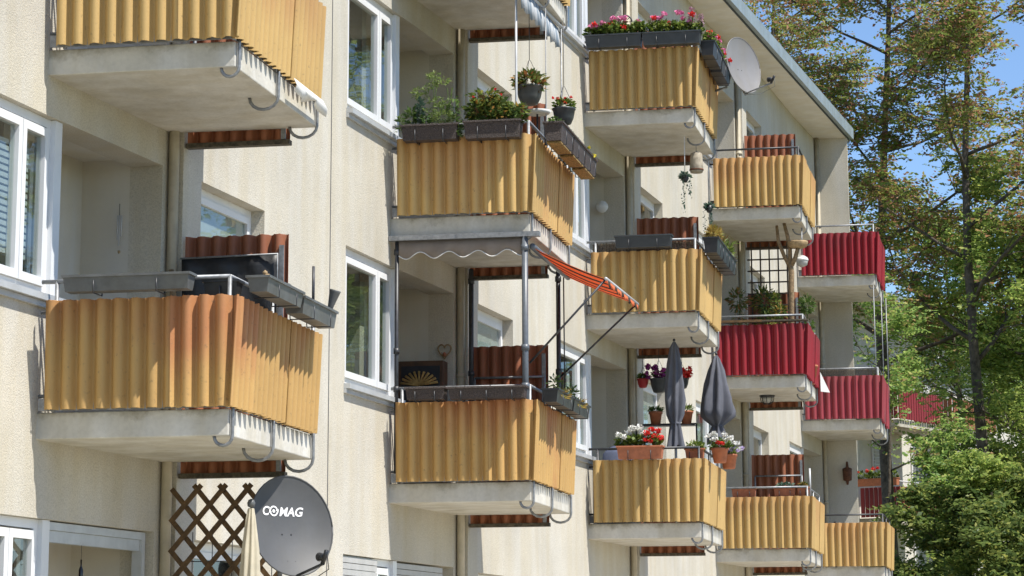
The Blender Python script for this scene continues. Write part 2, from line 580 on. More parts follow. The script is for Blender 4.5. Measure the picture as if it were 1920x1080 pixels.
def tag(o, label, cat, group=None):
    o['label'] = label
    o['category'] = cat
    if group:
        o['group'] = group
    return o

def leaf_mesh(name, centres, size, aspect=0.5, flat=0.5, seed=1, dirs=None):
    """Many small pointed leaves (four-cornered, bent along the midrib) as one mesh."""
    rng = np.random.default_rng(seed)
    c = np.asarray(centres, float)
    n = len(c)
    if dirs is None:
        d = rng.normal(size=(n, 3))
        d[:, 2] *= flat
    else:
        d = np.asarray(dirs, float) + rng.normal(size=(n, 3)) * 0.25
    d /= np.linalg.norm(d, axis=1)[:, None] + 1e-9
    w = rng.normal(size=(n, 3))
    w[:, 2] *= 0.6
    w -= (w * d).sum(1)[:, None] * d
    w /= np.linalg.norm(w, axis=1)[:, None] + 1e-9
    s = size * rng.uniform(0.5, 1.4, n)[:, None]
    nrm = np.cross(d, w)
    v = np.empty((n, 4, 3))
    v[:, 0] = c - d * s * 0.5
    v[:, 1] = c + w * s * aspect * 0.5 + nrm * s * 0.08
    v[:, 2] = c + d * s * 0.5 - nrm * s * 0.06
    v[:, 3] = c - w * s * aspect * 0.5 + nrm * s * 0.08
    me = bpy.data.meshes.new(name)
    me.vertices.add(4 * n)
    me.vertices.foreach_set('co', v.reshape(-1))
    me.loops.add(4 * n)
    me.loops.foreach_set('vertex_index', np.arange(4 * n, dtype=np.int32))
    me.polygons.add(n)
    me.polygons.foreach_set('loop_start', np.arange(0, 4 * n, 4, dtype=np.int32))
    me.update(calc_edges=True)
    return me

def blob(rng, n, c, r):
    """n points filling an ellipsoid, denser towards its shell."""
    d = rng.normal(size=(n, 3))
    d /= np.linalg.norm(d, axis=1)[:, None]
    q = rng.uniform(0.25, 1.0, n) ** 0.6
    return np.asarray(c) + d * q[:, None] * np.asarray(r)

# ------------------------------------------------------------------ the site in plan
# x runs out from the facade, y along it away from the camera, z up. Storeys are 2.8 m.
LX, LY, DX, DY = -7.3388, 19.0542, 0.7422, 8.2047
IX, IY, STEP = 0.22, 2.363, 0.115
Z1, H = 3.561, 2.8
SOFFIT = 12.37

def Lk(k): return Vector((LX + k * DX, LY + k * DY))
def Ik(k): return Lk(k) + Vector((IX, IY))
def Sk(k): return Ik(k) + Vector((STEP, 0))
def Zj(j): return Z1 + H * (j - 1)
def Zo(j): return Zj(j) - (0.27 if j == 0 else 0.0)      # openings: the ground floor sits a little lower
def P(k, j, o, a, z):
    l = Lk(k)
    return (l.x + o, l.y + a, Zj(j) + z)

# ground, lawn, path
g = MB().add([(-1500, -600, 0), (1500, -600, 0), (1500, 2400, 0), (-1500, 2400, 0)], [(0, 1, 2, 3)])
mat('lawn', (0.22, 0.21, 0.09), 0.95, var=0.25, scale=1.3, bump=0.8, bscale=30.0)
mat('paving', (0.47, 0.43, 0.36), 0.9, var=0.1, scale=2.0, bump=0.3, bscale=25.0)
mat('asphalt', (0.07, 0.07, 0.072), 0.9, var=0.15, scale=3.0, bump=0.4, bscale=60.0)
gr = obj('ground', g, 'lawn'); gr['kind'] = 'structure'
pv = obj('pavement', MB().box((-6.2, -10, -0.1), (3.2, 58, 0.06)), 'paving'); pv['kind'] = 'structure'
rd = obj('road', MB().add([(3.3, -200, 0.004), (9.3, -200, 0.004), (9.3, 300, 0.004), (3.3, 300, 0.004)], [(0, 1, 2, 3)]), 'asphalt')
rd['kind'] = 'structure'

# ------------------------------------------------------------------ the apartment building
B = thing('apartment_building', 'long cream apartment house with stacked corrugated balconies and a grey eave', 'building', (-8, 20, 0))
BO = Vector((-8, 20, 0))

def rel(v):
    return (v[0] - BO.x, v[1] - BO.y, v[2] - BO.z)

class Line:
    """A stretch of facade: local s along it, d inward."""
    def __init__(self, a, b):
        self.a, self.b = a, b
        self.len = (b - a).length
        self.t = (b - a) / self.len
        self.n = Vector((self.t.y, -self.t.x))          # outward
    def at(self, s, d=0.0):
        return self.a + self.t * s - self.n * d
    def slab(self, mb, s0, s1, d0, d1, z0, z1):
        """Box between s0..s1 along, d0..d1 inward, z0..z1 up (building coordinates)."""
        q = [self.at(s0, d0), self.at(s1, d0), self.at(s1, d1), self.at(s0, d1)]
        mb.prism([(p.x - BO.x, p.y - BO.y) for p in q], z0, z1)

WT = 0.30
SM0, SM1, SMT = 0.42, 2.0, 2.25
BW0, BW1, HEAD, SILL = 4.36, 6.06, 2.29, 0.90
LG1 = 2.21
lines = []
for k in range(5):
    A = Line(Sk(k - 1), Lk(k))
    Bl = Line(Lk(k), Ik(k))
    lines.append((A, Bl))
    mb = MB()
    A.slab(mb, 0, SM0, 0, WT, 0, SOFFIT)
    A.slab(mb, SM1, BW0, 0, WT, 0, SOFFIT)
    Bl.slab(mb, LG1, Bl.len, 0, WT, 0, SOFFIT)
    zs = [0.0] + [Zj(j) for j in range(0, 4)]
    for j in range(0, 4):
        z = Zo(j)
        top = Zj(j + 1) if j < 3 else SOFFIT
        lowz = z if j else 0.0
        A.slab(mb, SM0, SM1, 0, WT, lowz, z + SILL)
        A.slab(mb, SM0, SM1, 0, WT, z + SMT, top)
        A.slab(mb, BW0, A.len, 0, WT, lowz, z + SILL)
        A.slab(mb, BW0, A.len, 0, WT, z + HEAD, top)
        Bl.slab(mb, 0, 0.25, 0, WT, lowz, z + SILL)
        Bl.slab(mb, 0, LG1, 0, WT, z + HEAD, top)
    obj('wall', mb, 'plaster', B)
    # party wall, floors and back wall of the rooms
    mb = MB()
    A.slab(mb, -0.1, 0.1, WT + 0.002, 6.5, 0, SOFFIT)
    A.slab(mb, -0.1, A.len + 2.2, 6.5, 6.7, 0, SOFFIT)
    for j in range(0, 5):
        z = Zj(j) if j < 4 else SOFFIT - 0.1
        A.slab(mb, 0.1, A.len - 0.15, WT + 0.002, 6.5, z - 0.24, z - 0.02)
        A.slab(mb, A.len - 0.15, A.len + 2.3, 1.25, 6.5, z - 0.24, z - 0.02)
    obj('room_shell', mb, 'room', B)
    # loggia: back wall, side wall, ceiling, floor
    for j in range(0, 4):
        z = Zo(j)
        top = Zj(j) + 2.62
        mb = MB()
        Bl.slab(mb, -0.1, LG1 + 0.14, 0.74, 0.94, z - 0.2, top)
        Bl.slab(mb, LG1, LG1 + 0.14, WT, 0.74, z - 0.2, top)
        Bl.slab(mb, -0.1, LG1, WT, 0.74, z - 0.2, z - 0.015)
        Bl.slab(mb, -0.1, LG1, WT + 0.002, 0.74, z + 2.36, top)
        Bl.slab(mb, -0.12, 0.02, WT, 0.74, z - 0.015, z + 2.36)
        lo = obj('loggia', mb, 'loggia_plaster', B)
        fr = MB()
        for s0, s1 in ((0.30, 0.38), (1.12, 1.20)):
            Bl.slab(fr, s0, s1, 0.69, 0.738, z, z + 2.2)
        Bl.slab(fr, 0.38, 1.12, 0.69, 0.738, z + 2.1, z + 2.2)
        Bl.slab(fr, 0.38, 1.12, 0.69, 0.738, z, z + 0.35)
        obj('balcony_door', fr, 'white_frame', lo)
        pn = MB()
        Bl.slab(pn, 0.38, 1.12, 0.715, 0.735, z + 0.35, z + 2.1)
        mat('dark_glass', (0.02, 0.022, 0.024), 0.08, var=0.05)
        obj('door_pane', pn, 'dark_glass', lo)
    # drainpipe in the corner of the step
    c = Ik(k)
    pp = MB().tube([rel((c.x + 0.05, c.y - 0.06, 0.0)), rel((c.x + 0.05, c.y - 0.06, SOFFIT))], 0.045, 10)
    for z in (1.8, 4.9, 7.7, 10.5):
        pp.tube([rel((c.x + 0.05, c.y - 0.06, z)), rel((c.x + 0.05, c.y - 0.06, z + 0.05))], 0.056, 10)
    obj('drainpipe', pp, 'pale_pipe', B)

def frame_rect(ln, mb, s0, s1, z0, z1, d0, d1, w):
    ln.slab(mb, s0, s0 + w, d0, d1, z0, z1)
    ln.slab(mb, s1 - w, s1, d0, d1, z0, z1)
    ln.slab(mb, s0 + w, s1 - w, d0, d1, z0, z0 + w)
    ln.slab(mb, s0 + w, s1 - w, d0, d1, z1 - w, z1)

for k in range(5):
    A, Bl = lines[k]
    for j in range(0, 4):
        z = Zo(j)
        # small window
        mb = MB()
        frame_rect(A, mb, SM0 + 0.002, SM1 - 0.002, z + SILL, z + SMT - 0.002, 0.13, 0.21, 0.075)
        frame_rect(A, mb, SM0 + 0.08, SM1 - 0.08, z + SILL + 0.08, z + SMT - 0.08, 0.115, 0.17, 0.06)
        w = obj('window', mb, 'white_frame', B)
        pn = MB(); A.slab(pn, SM0 + 0.14, SM1 - 0.14, 0.14, 0.15, z + SILL + 0.14, z + SMT - 0.14)
        obj('pane', pn, 'glass', w)
        sl = MB(); A.slab(sl, SM0 - 0.03, SM1 + 0.03, -0.04, 0.12, z + SILL - 0.03, z + SILL - 0.004)
        obj('sill', sl, 'sill_metal', w)
        if (k, j) in ((1, 1), (1, 2), (3, 1), (2, 1), (3, 3)):
            bl = MB(); A.slab(bl, SM0 + 0.14, SM1 - 0.14, 0.155, 0.16, z + SILL + 0.45, z + SMT - 0.1)
            obj('blind', bl, 'blind', w)
        # big window, its right post closes it against the loggia
        mb = MB()
        frame_rect(A, mb, BW0 + 0.002, BW1, z + SILL + 0.002, z + HEAD - 0.002, 0.06, 0.16, 0.07)
        A.slab(mb, BW1, BW1 + 0.13, 0.02, 0.16, z + SILL - 0.002, z + HEAD - 0.004)
        for s0, s1 in ((BW0 + 0.075, 5.52), (5.53, BW1 - 0.075)):
            frame_rect(A, mb, s0, s1, z + SILL + 0.075, z + HEAD - 0.09, 0.035, 0.11, 0.065)
        w = obj('window', mb, 'white_frame', B)
        for s0, s1 in ((BW0 + 0.14, 5.455), (5.595, BW1 - 0.14)):
            pn = MB(); A.slab(pn, s0, s1, 0.07, 0.08, z + SILL + 0.14, z + HEAD - 0.155)
            obj('pane', pn, 'glass', w)
        sl = MB()
        A.slab(sl, BW0 - 0.03, BW1 + 0.13, -0.07, 0.06, z + SILL - 0.055, z + SILL - 0.005)
        A.slab(sl, BW0 - 0.03, BW1 + 0.13, -0.03, 0.06, z + SILL - 0.10, z + SILL - 0.057)
        obj('sill', sl, 'sill_metal', w)
        if (k, j) == (0, 1):
            for q in range(17):
                zz = z + HEAD - 0.30 - q * 0.052
                s = MB(); A.slab(s, BW0 + 0.16, 5.80, 0.115, 0.14, zz, zz + 0.034)
                obj('blind_slat', s, 'blind', w)
        elif j > 0 and k != 1:
            cu = MB()
            n = 40
            s0, s1 = 4.9 + 0.2 * ((k * 7 + j * 3) % 3), 5.42
            pts = [A.at(s0 + (s1 - s0) * i / n, 0.15 + 0.018 * math.sin(i * 1.3)) for i in range(n + 1)]
            vs = [(p.x - BO.x, p.y - BO.y, z + SILL + 0.02) for p in pts] + [(p.x - BO.x, p.y - BO.y, z + HEAD - 0.05) for p in pts]
            cu.add(vs, [(i, i + 1, n + 2 + i, n + 1 + i) for i in range(n)], True)
            obj('curtain', cu, 'cloth_white', w)

# ground-floor roller shutters of the second house
A, Bl = lines[1]
z = Zo(0)
for ln, s0, s1 in ((A, BW0 + 0.01, 5.50), (Bl, 0.27, LG1 - 0.3)):
    for q in range(24):
        zz = z + HEAD - 0.075 - q * 0.062
        mb = MB(); ln.slab(mb, s0, s1, 0.015 if ln is A else 0.03, 0.045, zz, zz + 0.055)
        obj('shutter_slat', mb, 'shutter', B)

# peeling white frame across the ground-floor loggia on the left
A, Bl = lines[0]
mb = MB()
frame_rect(Bl, mb, 0.27, LG1 - 0.06, Zo(0) + 0.6, Zo(0) + HEAD - 0.01, 0.05, 0.14, 0.06)
Bl.slab(mb, 0.335, LG1 - 0.125, 0.07, 0.12, Zo(0) + HEAD - 0.16, Zo(0) + HEAD - 0.072)
obj('loggia_frame', mb, 'sill_metal', B)

# expansion joint
jb = MB(); lines[1][0].slab(jb, 3.86, 3.875, -0.004, 0.01, 0, SOFFIT)
obj('expansion_joint', jb, 'joint', B)

# end wall with fin
e = Ik(4)
mb = MB().box(rel((e.x - 8.5, LY + 4 * DY + 2.40, 0)), rel((Lk(4).x + 0.885, LY + 4 * DY + 2.56, SOFFIT)))
obj('end_wall', mb, 'plaster', B)
s0 = Sk(-1)
mb = MB().box(rel((s0.x - 8.0, s0.y - 0.2, 0)), rel((s0.x, s0.y - 0.001, SOFFIT)))
obj('end_wall', mb, 'plaster', B)

# roof with soffit, fascia and a painted gutter shadow
ye = LY + 4 * DY + 2.75
y0 = s0.y - 0.6
def eave(y): return -3.50 + (y - 54.27) * 0.0962
mb = MB()
mb.prism([(eave(y0) - BO.x, y0 - BO.y), (eave(ye) - BO.x, ye - BO.y), (eave(ye) - 9 - BO.x, ye - BO.y), (eave(y0) - 9 - BO.x, y0 - BO.y)], SOFFIT + 0.002, SOFFIT + 0.05)
sf = obj('soffit', mb, 'soffit_paint', B)
mb = MB()
q = [(eave(y0), y0), (eave(ye) , ye)]
def strip(mb, d0, d1, z0, z1, ya=y0, yb=ye):
    mb.prism([(eave(ya) + d1 - BO.x, ya - BO.y), (eave(yb) + d1 - BO.x, yb - BO.y), (eave(yb) + d0 - BO.x, yb - BO.y), (eave(ya) + d0 - BO.x, ya - BO.y)], z0, z1)
strip(mb, 0.02, 0.10, SOFFIT + 0.03, SOFFIT + 0.26)
mb.add([(eave(y0) + 0.10 - BO.x, y0 - BO.y, SOFFIT + 0.262), (eave(ye) + 0.10 - BO.x, ye - BO.y, SOFFIT + 0.262),
        (eave(ye) - 9 - BO.x, ye - BO.y, SOFFIT + 1.9), (eave(y0) - 9 - BO.x, y0 - BO.y, SOFFIT + 1.9)], [(0, 1, 2, 3)])
strip(mb, -9, 0.10, SOFFIT + 0.06, SOFFIT + 0.255, ye - 0.002, ye + 0.03)
obj('roof', mb, 'roof_metal', B)
mb = MB(); strip(mb, 0.001, 0.018, SOFFIT + 0.0, SOFFIT + 0.2)  # dark strip put in as the shadow line between soffit and fascia
obj('gutter_shadow_strip', mb, 'gutter_shade', B)

# ------------------------------------------------------------------ balconies
PERIOD, AMP = 0.134, 0.034

def corrugated(u0, u1, z0, z1, place, seed=0, seg=10, ragged=0.0, phase0=0.0):
    """One wavy sheet; place(u, wave, z) gives its point. Has a thickness of 6 mm."""
    rng = random.Random(seed)
    n = max(4, int((u1 - u0) / PERIOD * seg))
    mb = MB()
    vs = []
    for side in (0, 1):
        for i in range(n + 1):
            u = u0 + (u1 - u0) * i / n
            th = 2 * math.pi * (u / PERIOD + phase0)
            w = AMP * (math.cos(th) - 0.22 * math.cos(2 * th)) - side * 0.006
            vs.append(place(u, w, z0 + rng.uniform(-ragged, ragged)))
            vs.append(place(u, w, z1 + rng.uniform(-ragged, ragged)))
    m = 2 * (n + 1)
    fs = []
    for i in range(n):
        a = 2 * i
        fs.append((a, a + 2, a + 3, a + 1))
        fs.append((m + a + 1, m + a + 3, m + a + 2, m + a))
    mb.add(vs, fs, True)
    fs = []
    for i in range(n):
        a = 2 * i
        fs.append((a + 1, a + 3, m + a + 3, m + a + 1))
        fs.append((m + a, m + a + 2, a + 2, a))
    fs.append((0, 1, m + 1, m))
    fs.append((2 * n + 1, 2 * n, m + 2 * n, m + 2 * n + 1))
    mb.add(vs, fs, False)
    me = mb.mesh('corrugated_sheet')
    return me

LEAN = 0.045
def near_pl(y0, tw=0.0):
    return lambda u, w, z: (u, y0 - 0.10 - w - LEAN * z, z)
def front_pl(x0):
    return lambda u, w, z: (x0 + 1.530 + w + LEAN * z, u, z)
SHEETS = [corrugated(0.09, 1.10, 0.012, 0.828, near_pl(0.0), 1, ragged=0.004),
          corrugated(1.085, 1.545, 0.008, 0.832, near_pl(-0.010), 2, ragged=0.004),
          corrugated(-0.155, 0.42, 0.006, 0.830, front_pl(0.010), 3, ragged=0.004),
          corrugated(0.40, 1.36, 0.010, 0.826, front_pl(0.0), 4, ragged=0.004),
          corrugated(1.34, 2.27, 0.006, 0.822, front_pl(0.010), 5, ragged=0.004)]
SCREEN = corrugated(0.36, 1.255, -0.30, 1.70, lambda u, w, z: (u, 2.41 - w, z), 6, ragged=0.003, phase0=0.3)
SCREEN_LOW = corrugated(0.36, 1.255, -0.30, 0.82, lambda u, w, z: (u, 2.41 - w, z), 6, ragged=0.003, phase0=0.3)

def hook_mesh(a, depth=0.10, gap=0.24):
    mb = MB()
    path = [(1.522, a, 0.05), (1.522, a, -0.02), (1.522, a, -0.20)]
    c = 1.522 - gap / 2
    for i in range(1, 9):
        t = math.pi * i / 8
        path.append((c + math.cos(t) * gap / 2, a, -0.20 - math.sin(t) * depth))
    mb.tube(path, 0.0135, 8)
    return mb.mesh('hook')
HOOKS = [hook_mesh(0.03, 0.07, 0.14), hook_mesh(1.12), hook_mesh(2.31)]

SLAB = MB()
SLAB.prism([(-0.12, 0.0), (1.5, 0.0), (1.5, 2.39), (IX - 0.12, 2.36)], -0.20, 0.0)
SLAB = SLAB.mesh('balcony')

def railing_mesh(h, hoop):
    mb = MB()
    mb.tube([(0.02, -0.03, h), (1.50, -0.03, h)], 0.017)
    mb.tube([(1.50, -0.03, h), (1.50, 2.34, h)], 0.017)
    mb.tube([(0.02, -0.03, 0.75), (1.50, -0.03, 0.75)], 0.014)
    mb.tube([(1.50, -0.03, 0.12), (1.50, 2.34, 0.12)], 0.014)
    mb.tube([(0.02, -0.03, 0.12), (1.50, -0.03, 0.12)], 0.014)
    mb.box((0.03, -0.062, 0.006), (1.488, -0.045, 0.10))  # added boards stand in for the shadowed gap below the sheets
    mb.box((1.49, -0.062, 0.006), (1.503, 2.33, 0.10))
    for x, y in ((0.14, -0.03), (1.50, -0.03), (1.50, 1.12), (1.50, 2.34), (0.42, 2.34), (1.22, 2.34)):
        mb.tube([(x, y, 0.0), (x, y, h)], 0.017)
    if not hoop:
        return mb.mesh('railing')
    mb.tube([(0.42, 2.34, h + 0.35), (1.22, 2.34, h + 0.35)], 0.014)
    mb.tube([(0.42, 2.34, h), (0.42, 2.34, h + 0.35)], 0.014)
    mb.tube([(1.22, 2.34, h), (1.22, 2.34, h + 0.35)], 0.014)
    return mb.mesh('railing')
RAIL = railing_mesh(0.985, False)
RAIL_HOOP = railing_mesh(0.985, True)
SCREEN_BOARD = MB().box((0.35, 2.36, -0.335), (1.265, 2.45, -0.295)).mesh('screen_board')
SCREEN_POST = MB().box((1.19, 2.365, -0.29), (1.23, 2.385, 1.60)).mesh('screen_post')
LEDGE = MB().box((0.0, -0.10, -0.010), (1.53, 1.0, 0.004)).mesh('drip_edge')

names = 'first second third fourth fifth'.split()
BAL = {}
colour = {(3, 2): ('red_sheet', 'red'), (4, 3): ('red_sheet', 'red'), (4, 2): ('faded_red_sheet', 'faded red')}
for k in range(5):
    for j in (1, 2, 3):
        sm, cname = colour.get((k, j), ('ochre_sheet', 'ochre'))
        if (k, j) in ((0, 1), (1, 1)):
            sm = 'ochre_sheet_worn'
        o = link('balcony', SLAB.copy() if False else SLAB, 'slab_paint', B, rel((Lk(k).x, Lk(k).y, Zj(j))))
        bv = o.modifiers.new('bevel', 'BEVEL'); bv.width = 0.008; bv.segments = 2
        BAL[k, j] = o
        for me in SHEETS:
            link('corrugated_sheet', me, sm, o)
        for me in HOOKS:
            link('hook', me, 'galvanized', o)
        link('railing', RAIL_HOOP if (k, j) in ((1, 1), (3, 1)) else RAIL, 'dark_pipe' if (k, j) in ((2, 1), (4, 1), (3, 3)) else 'galvanized', o)
        if k < 4:
            link('privacy_screen', SCREEN_LOW if (k, j) == (2, 1) else SCREEN, 'brown_screen', o)
            link('screen_board', SCREEN_BOARD, 'moss_board', o)
            if (k, j) != (2, 1):
                link('screen_post', SCREEN_POST, 'galvanized', o)
        o['label'] = '%s corrugated balcony, %s floor up, %s stack from the left' % (cname, ('lowest', 'middle', 'top')[j - 1], names[k])
#MORE
# ------------------------------------------------------------------ planters and pots
def trough_parts(t, length, w, h, material, taper=0.78, rim=True):
    """Open tapered flower box along local x, its top at z = 0."""
    mb = MB()
    l2, w2 = length / 2, w / 2
    bl, bw = l2 - (1 - taper) * w2 * 0.8, w2 * taper
    th = 0.008
    o = [(-l2, -w2, 0), (l2, -w2, 0), (l2, w2, 0), (-l2, w2, 0)]
    b = [(-bl, -bw, -h), (bl, -bw, -h), (bl, bw, -h), (-bl, bw, -h)]
    i = [(-l2 + th, -w2 + th, 0), (l2 - th, -w2 + th, 0), (l2 - th, w2 - th, 0), (-l2 + th, w2 - th, 0)]
    d = [(-l2 + 2 * th, -w2 + 2 * th, -0.05), (l2 - 2 * th, -w2 + 2 * th, -0.05), (l2 - 2 * th, w2 - 2 * th, -0.05), (-l2 + 2 * th, w2 - 2 * th, -0.05)]
    fs = []
    for q in range(4):
        r = (q + 1) % 4
        fs += [(4 + q, 4 + r, r, q), (q, r, 8 + r, 8 + q), (8 + q, 8 + r, 12 + r, 12 + q)]
    fs.append((7, 6, 5, 4))
    mb.add(o + b + i + d, fs)
    bx = obj('box', mb, material, t)
    if rim:
        rm = MB()
        for (x0, y0), (x1, y1) in (((-l2 - .01, -w2 - .012), (l2 + .01, -w2 + .002)), ((-l2 - .01, w2 - .002), (l2 + .01, w2 + .012)),
                                   ((-l2 - .012, -w2 + .003), (-l2 + .002, w2 - .003)), ((l2 - .002, -w2 + .003), (l2 + .012, w2 - .003))):
            rm.box((x0, y0, -0.016), (x1, y1, 0.003))
        obj('rim', rm, material, bx)
    so = MB().add(d, [(0, 1, 2, 3)])
    obj('soil', so, 'soil', t)
    return bx

def brackets(t, length, w, h, n=2, material='dark_pipe'):
    for q in range(n):
        x = (-0.5 + (q + 0.5) / n) * length
        mb = MB().tube([(x, w / 2 + 0.03, 0.03), (x, w / 2 + 0.015, -h - 0.015), (x, -w / 2 - 0.012, -h - 0.015), (x, -w / 2 - 0.012, -h * 0.35)], 0.006, 6)
        obj('bracket', mb, material, t)

def foliage(t, material, clumps, size, aspect=0.55, flat=0.6, seed=1, name='foliage'):
    rng = np.random.default_rng(seed)
    pts = np.concatenate([blob(rng, n, c, r) for c, r, n in clumps])
    return link(name, leaf_mesh(name, pts, size, aspect, flat, seed), material, t)

def stems(t, clumps, seed=3, material='leaf_herb', r=0.004):
    rng = random.Random(seed)
    mb = MB()
    for c, rr, n in clumps:
        for q in range(3):
            a = rng.uniform(0, 6.28)
            mb.tube([(c[0] * 0.9, c[1] * 0.5, -0.05), (c[0], c[1], c[2] * 0.5), (c[0] + rr[0] * 0.5 * math.cos(a), c[1] + rr[1] * 0.5 * math.sin(a), c[2])], r, 5, False)
    return obj('stem', mb, material, t)

def heads(t, material, spots, r=0.05, n=45, petal=0.035, seed=4, name='flower_head'):
    """Each flower head is one part made of many petals."""
    for q, c in enumerate(spots):
        rng = np.random.default_rng(seed * 100 + q)
        rr = r * rng.uniform(0.75, 1.25)
        pts = blob(rng, n, c, (rr, rr, rr * 0.75))
        link(name, leaf_mesh(name, pts, petal, 0.8, 1.0, seed * 100 + q), material, t)

def row(length, n, z, jx, jz, seed, y=0.0, jy=0.04):
    rng = random.Random(seed)
    return [((-0.5 + (q + 0.5) / n) * length + rng.uniform(-jx, jx), y + rng.uniform(-jy, jy), z + rng.uniform(-jz, jz)) for q in range(n)]

def end_box(k, j, name, label, cat, o0, o1, ztop, h, material, w=0.17, a=-0.235, group=None, n=2):
    t = thing(name, label, cat, P(k, j, (o0 + o1) / 2, a, ztop), 0.0, group)
    trough_parts(t, o1 - o0, w, h, material)
    brackets(t, o1 - o0, w, h, n)
    return t, o1 - o0

def front_box(k, j, name, label, cat, a0, a1, ztop, h, material, w=0.17, o=1.715, group=None, n=2):
    t = thing(name, label, cat, P(k, j, o, (a0 + a1) / 2, ztop), math.pi / 2, group)
    trough_parts(t, a1 - a0, w, h, material)
    brackets(t, a1 - a0, w, h, n)
    return t, a1 - a0

# --- first stack, lowest balcony: empty grey troughs
end_box(0, 1, 'flower_box', 'long empty grey flower box on the short side of the lowest left balcony', 'flower box', 0.29, 1.27, 0.985, 0.12, 'grey_plastic')
end_box(0, 1, 'flower_box', 'short black flower box at the outer corner of the lowest left balcony', 'flower box', 1.285, 1.545, 0.965, 0.135, 'black_plastic', n=1, a=0.08)
front_box(0, 1, 'flower_box', 'empty grey flower box hung nearest the corner on the lowest left balcony front', 'flower box', -0.02, 0.95, 0.985, 0.12, 'grey_plastic')
t, ln = front_box(0, 1, 'flower_box', 'empty grey flower box on the far half of the lowest left balcony front', 'flower box', 0.98, 1.98, 0.965, 0.135, 'grey_plastic')
# torch light and rod
t = thing('garden_torch', 'flared dark garden torch leaning out of the far grey flower box', 'torch', P(0, 1, 1.74, 1.92, 0.93), 0.0)
obj('cone', MB().lathe([(0.010, 0.0), (0.022, 0.06), (0.030, 0.11), (0.046, 0.20), (0.050, 0.215), (0.040, 0.216), (0.03, 0.19)], n=14), 'grey_plastic', t)
obj('spike', MB().tube([(0, 0, -0.08), (0, 0, 0.01)], 0.007), 'dark_pipe', t)
t.rotation_euler = (0.0, 0.28, 0)
tag(obj('metal_rod', MB().tube([(0, 0, -0.06), (0, 0, 0.31)], 0.012), 'dark_pipe', None, P(0, 1, 1.72, 1.53, 0.97)),
    'dark upright rod standing in the far grey flower box', 'rod')
t = thing('bird_figure', 'small pale wooden bird figure on the lowest left balcony railing', 'figure', P(0, 1, 1.60, 0.62, 1.0))
obj('body', MB().lathe([(0.02, 0), (0.035, 0.03), (0.033, 0.06), (0.018, 0.09)], n=10), 'wood_pale', t)
obj('head', MB().lathe([(0.0, -0.02), (0.018, -0.01), (0.02, 0.008), (0.0, 0.024)], (-0.018, 0, 0.10), 10), 'wood_pale', t)
t = thing('pot_lid', 'rounded dark pot lid sticking up between the two grey flower boxes', 'pot', P(0, 1, 1.66, 0.98, 0.97))
obj('dome', MB().lathe([(0.045, 0), (0.048, 0.04), (0.04, 0.075), (0.02, 0.095), (0, 0.10)], n=14), 'grey_plastic', t)
# black tarpaulin on the far railing
t = thing('tarpaulin', 'black tarpaulin with pale hem tied to the far side of the lowest left balcony', 'tarpaulin', P(0, 1, 0, 0, 0))
mb = MB(); n = 16
vs = []
for r in range(7):
    for q in range(n + 1):
        x = 0.37 + 0.83 * q / n
        vs.append((x, 2.27 + 0.015 * math.sin(q * 1.1 + r * 0.7), 0.95 + (0.545 + 0.012 * q / n) * r / 6))
mb.add(vs, [(r * (n + 1) + q, r * (n + 1) + q + 1, (r + 1) * (n + 1) + q + 1, (r + 1) * (n + 1) + q) for r in range(6) for q in range(n)], True)
ob = obj('sheet', mb, 'tarp', t); so = ob.modifiers.new('solid', 'SOLIDIFY'); so.thickness = 0.004
obj('hem', MB().tube([(0.36, 2.255, 1.495), (1.21, 2.255, 1.508), (1.21, 2.255, 0.97)], 0.009, 6), 'galvanized', t)
# torn white cloth under the topmost left balcony
mb = MB()
vs = []
for q in range(9):
    a = 1.35 + 0.9 * q / 8
    s = math.sin(q * 1.7)
    vs += [(1.585, a, 0.0), (1.60 + 0.02 * s, a + 0.03, -0.05 - 0.02 * s), (1.575 + 0.03 * s, a + 0.05, -0.10 - 0.04 * math.sin(q * 0.9))]
mb.add(vs, [(3 * q + r, 3 * q + 3 + r, 3 * q + 4 + r, 3 * q + 1 + r) for q in range(8) for r in range(2)], True)
ob = obj('torn_cloth', mb, 'cloth_white', None, P(0, 2, 0, 0, 0)); ob.modifiers.new('solid', 'SOLIDIFY').thickness = 0.003
tag(ob, 'torn white cloth hanging under the front sheet of the uppermost left balcony', 'cloth')

# --- second stack, middle balcony: wicker boxes with herbs
t, ln = end_box(1, 2, 'wicker_planter', 'brown wicker planter with herbs and tall dill beside the white window', 'planter', 0.185, 0.79, 0.94, 0.165, 'wicker', w=0.2)
foliage(t, 'leaf_herb', [((-0.22, 0, 0.10), (0.10, 0.08, 0.12), 150), ((-0.05, 0, 0.06), (0.08, 0.08, 0.08), 90)], 0.05, seed=11)
foliage(t, 'leaf_bluegreen', [((-0.12, 0.0, 0.16), (0.05, 0.05, 0.17), 200)], 0.045, seed=12)
foliage(t, 'leaf_dill', [((0.13, 0, 0.09), (0.15, 0.09, 0.09), 900)], 0.03, 0.25, 0.8, seed=13)
foliage(t, 'leaf_dill', [((-0.02 + 0.14 * math.sin(q * 1.3), 0.02, 0.16 + 0.055 * q), (0.10, 0.08, 0.05), 55) for q in range(8)], 0.055, 0.25, 0.6, seed=14)
stems(t, [((0.03, 0, 0.5), (0.1, 0.05, 0.1), 1), ((-0.2, 0, 0.25), (0.08, 0.05, 0.1), 1), ((0.2, 0, 0.4), (0.1, 0.05, 0.1), 1)], 15, 'leaf_dill')
foliage(t, 'leaf_herb', [((-0.32, -0.05, 0.02), (0.07, 0.06, 0.12), 60), ((0.32, -0.04, -0.04), (0.05, 0.05, 0.13), 90), ((0.25, 0, 0.2), (0.10, 0.06, 0.16), 70)], 0.05, 0.45, seed=19)
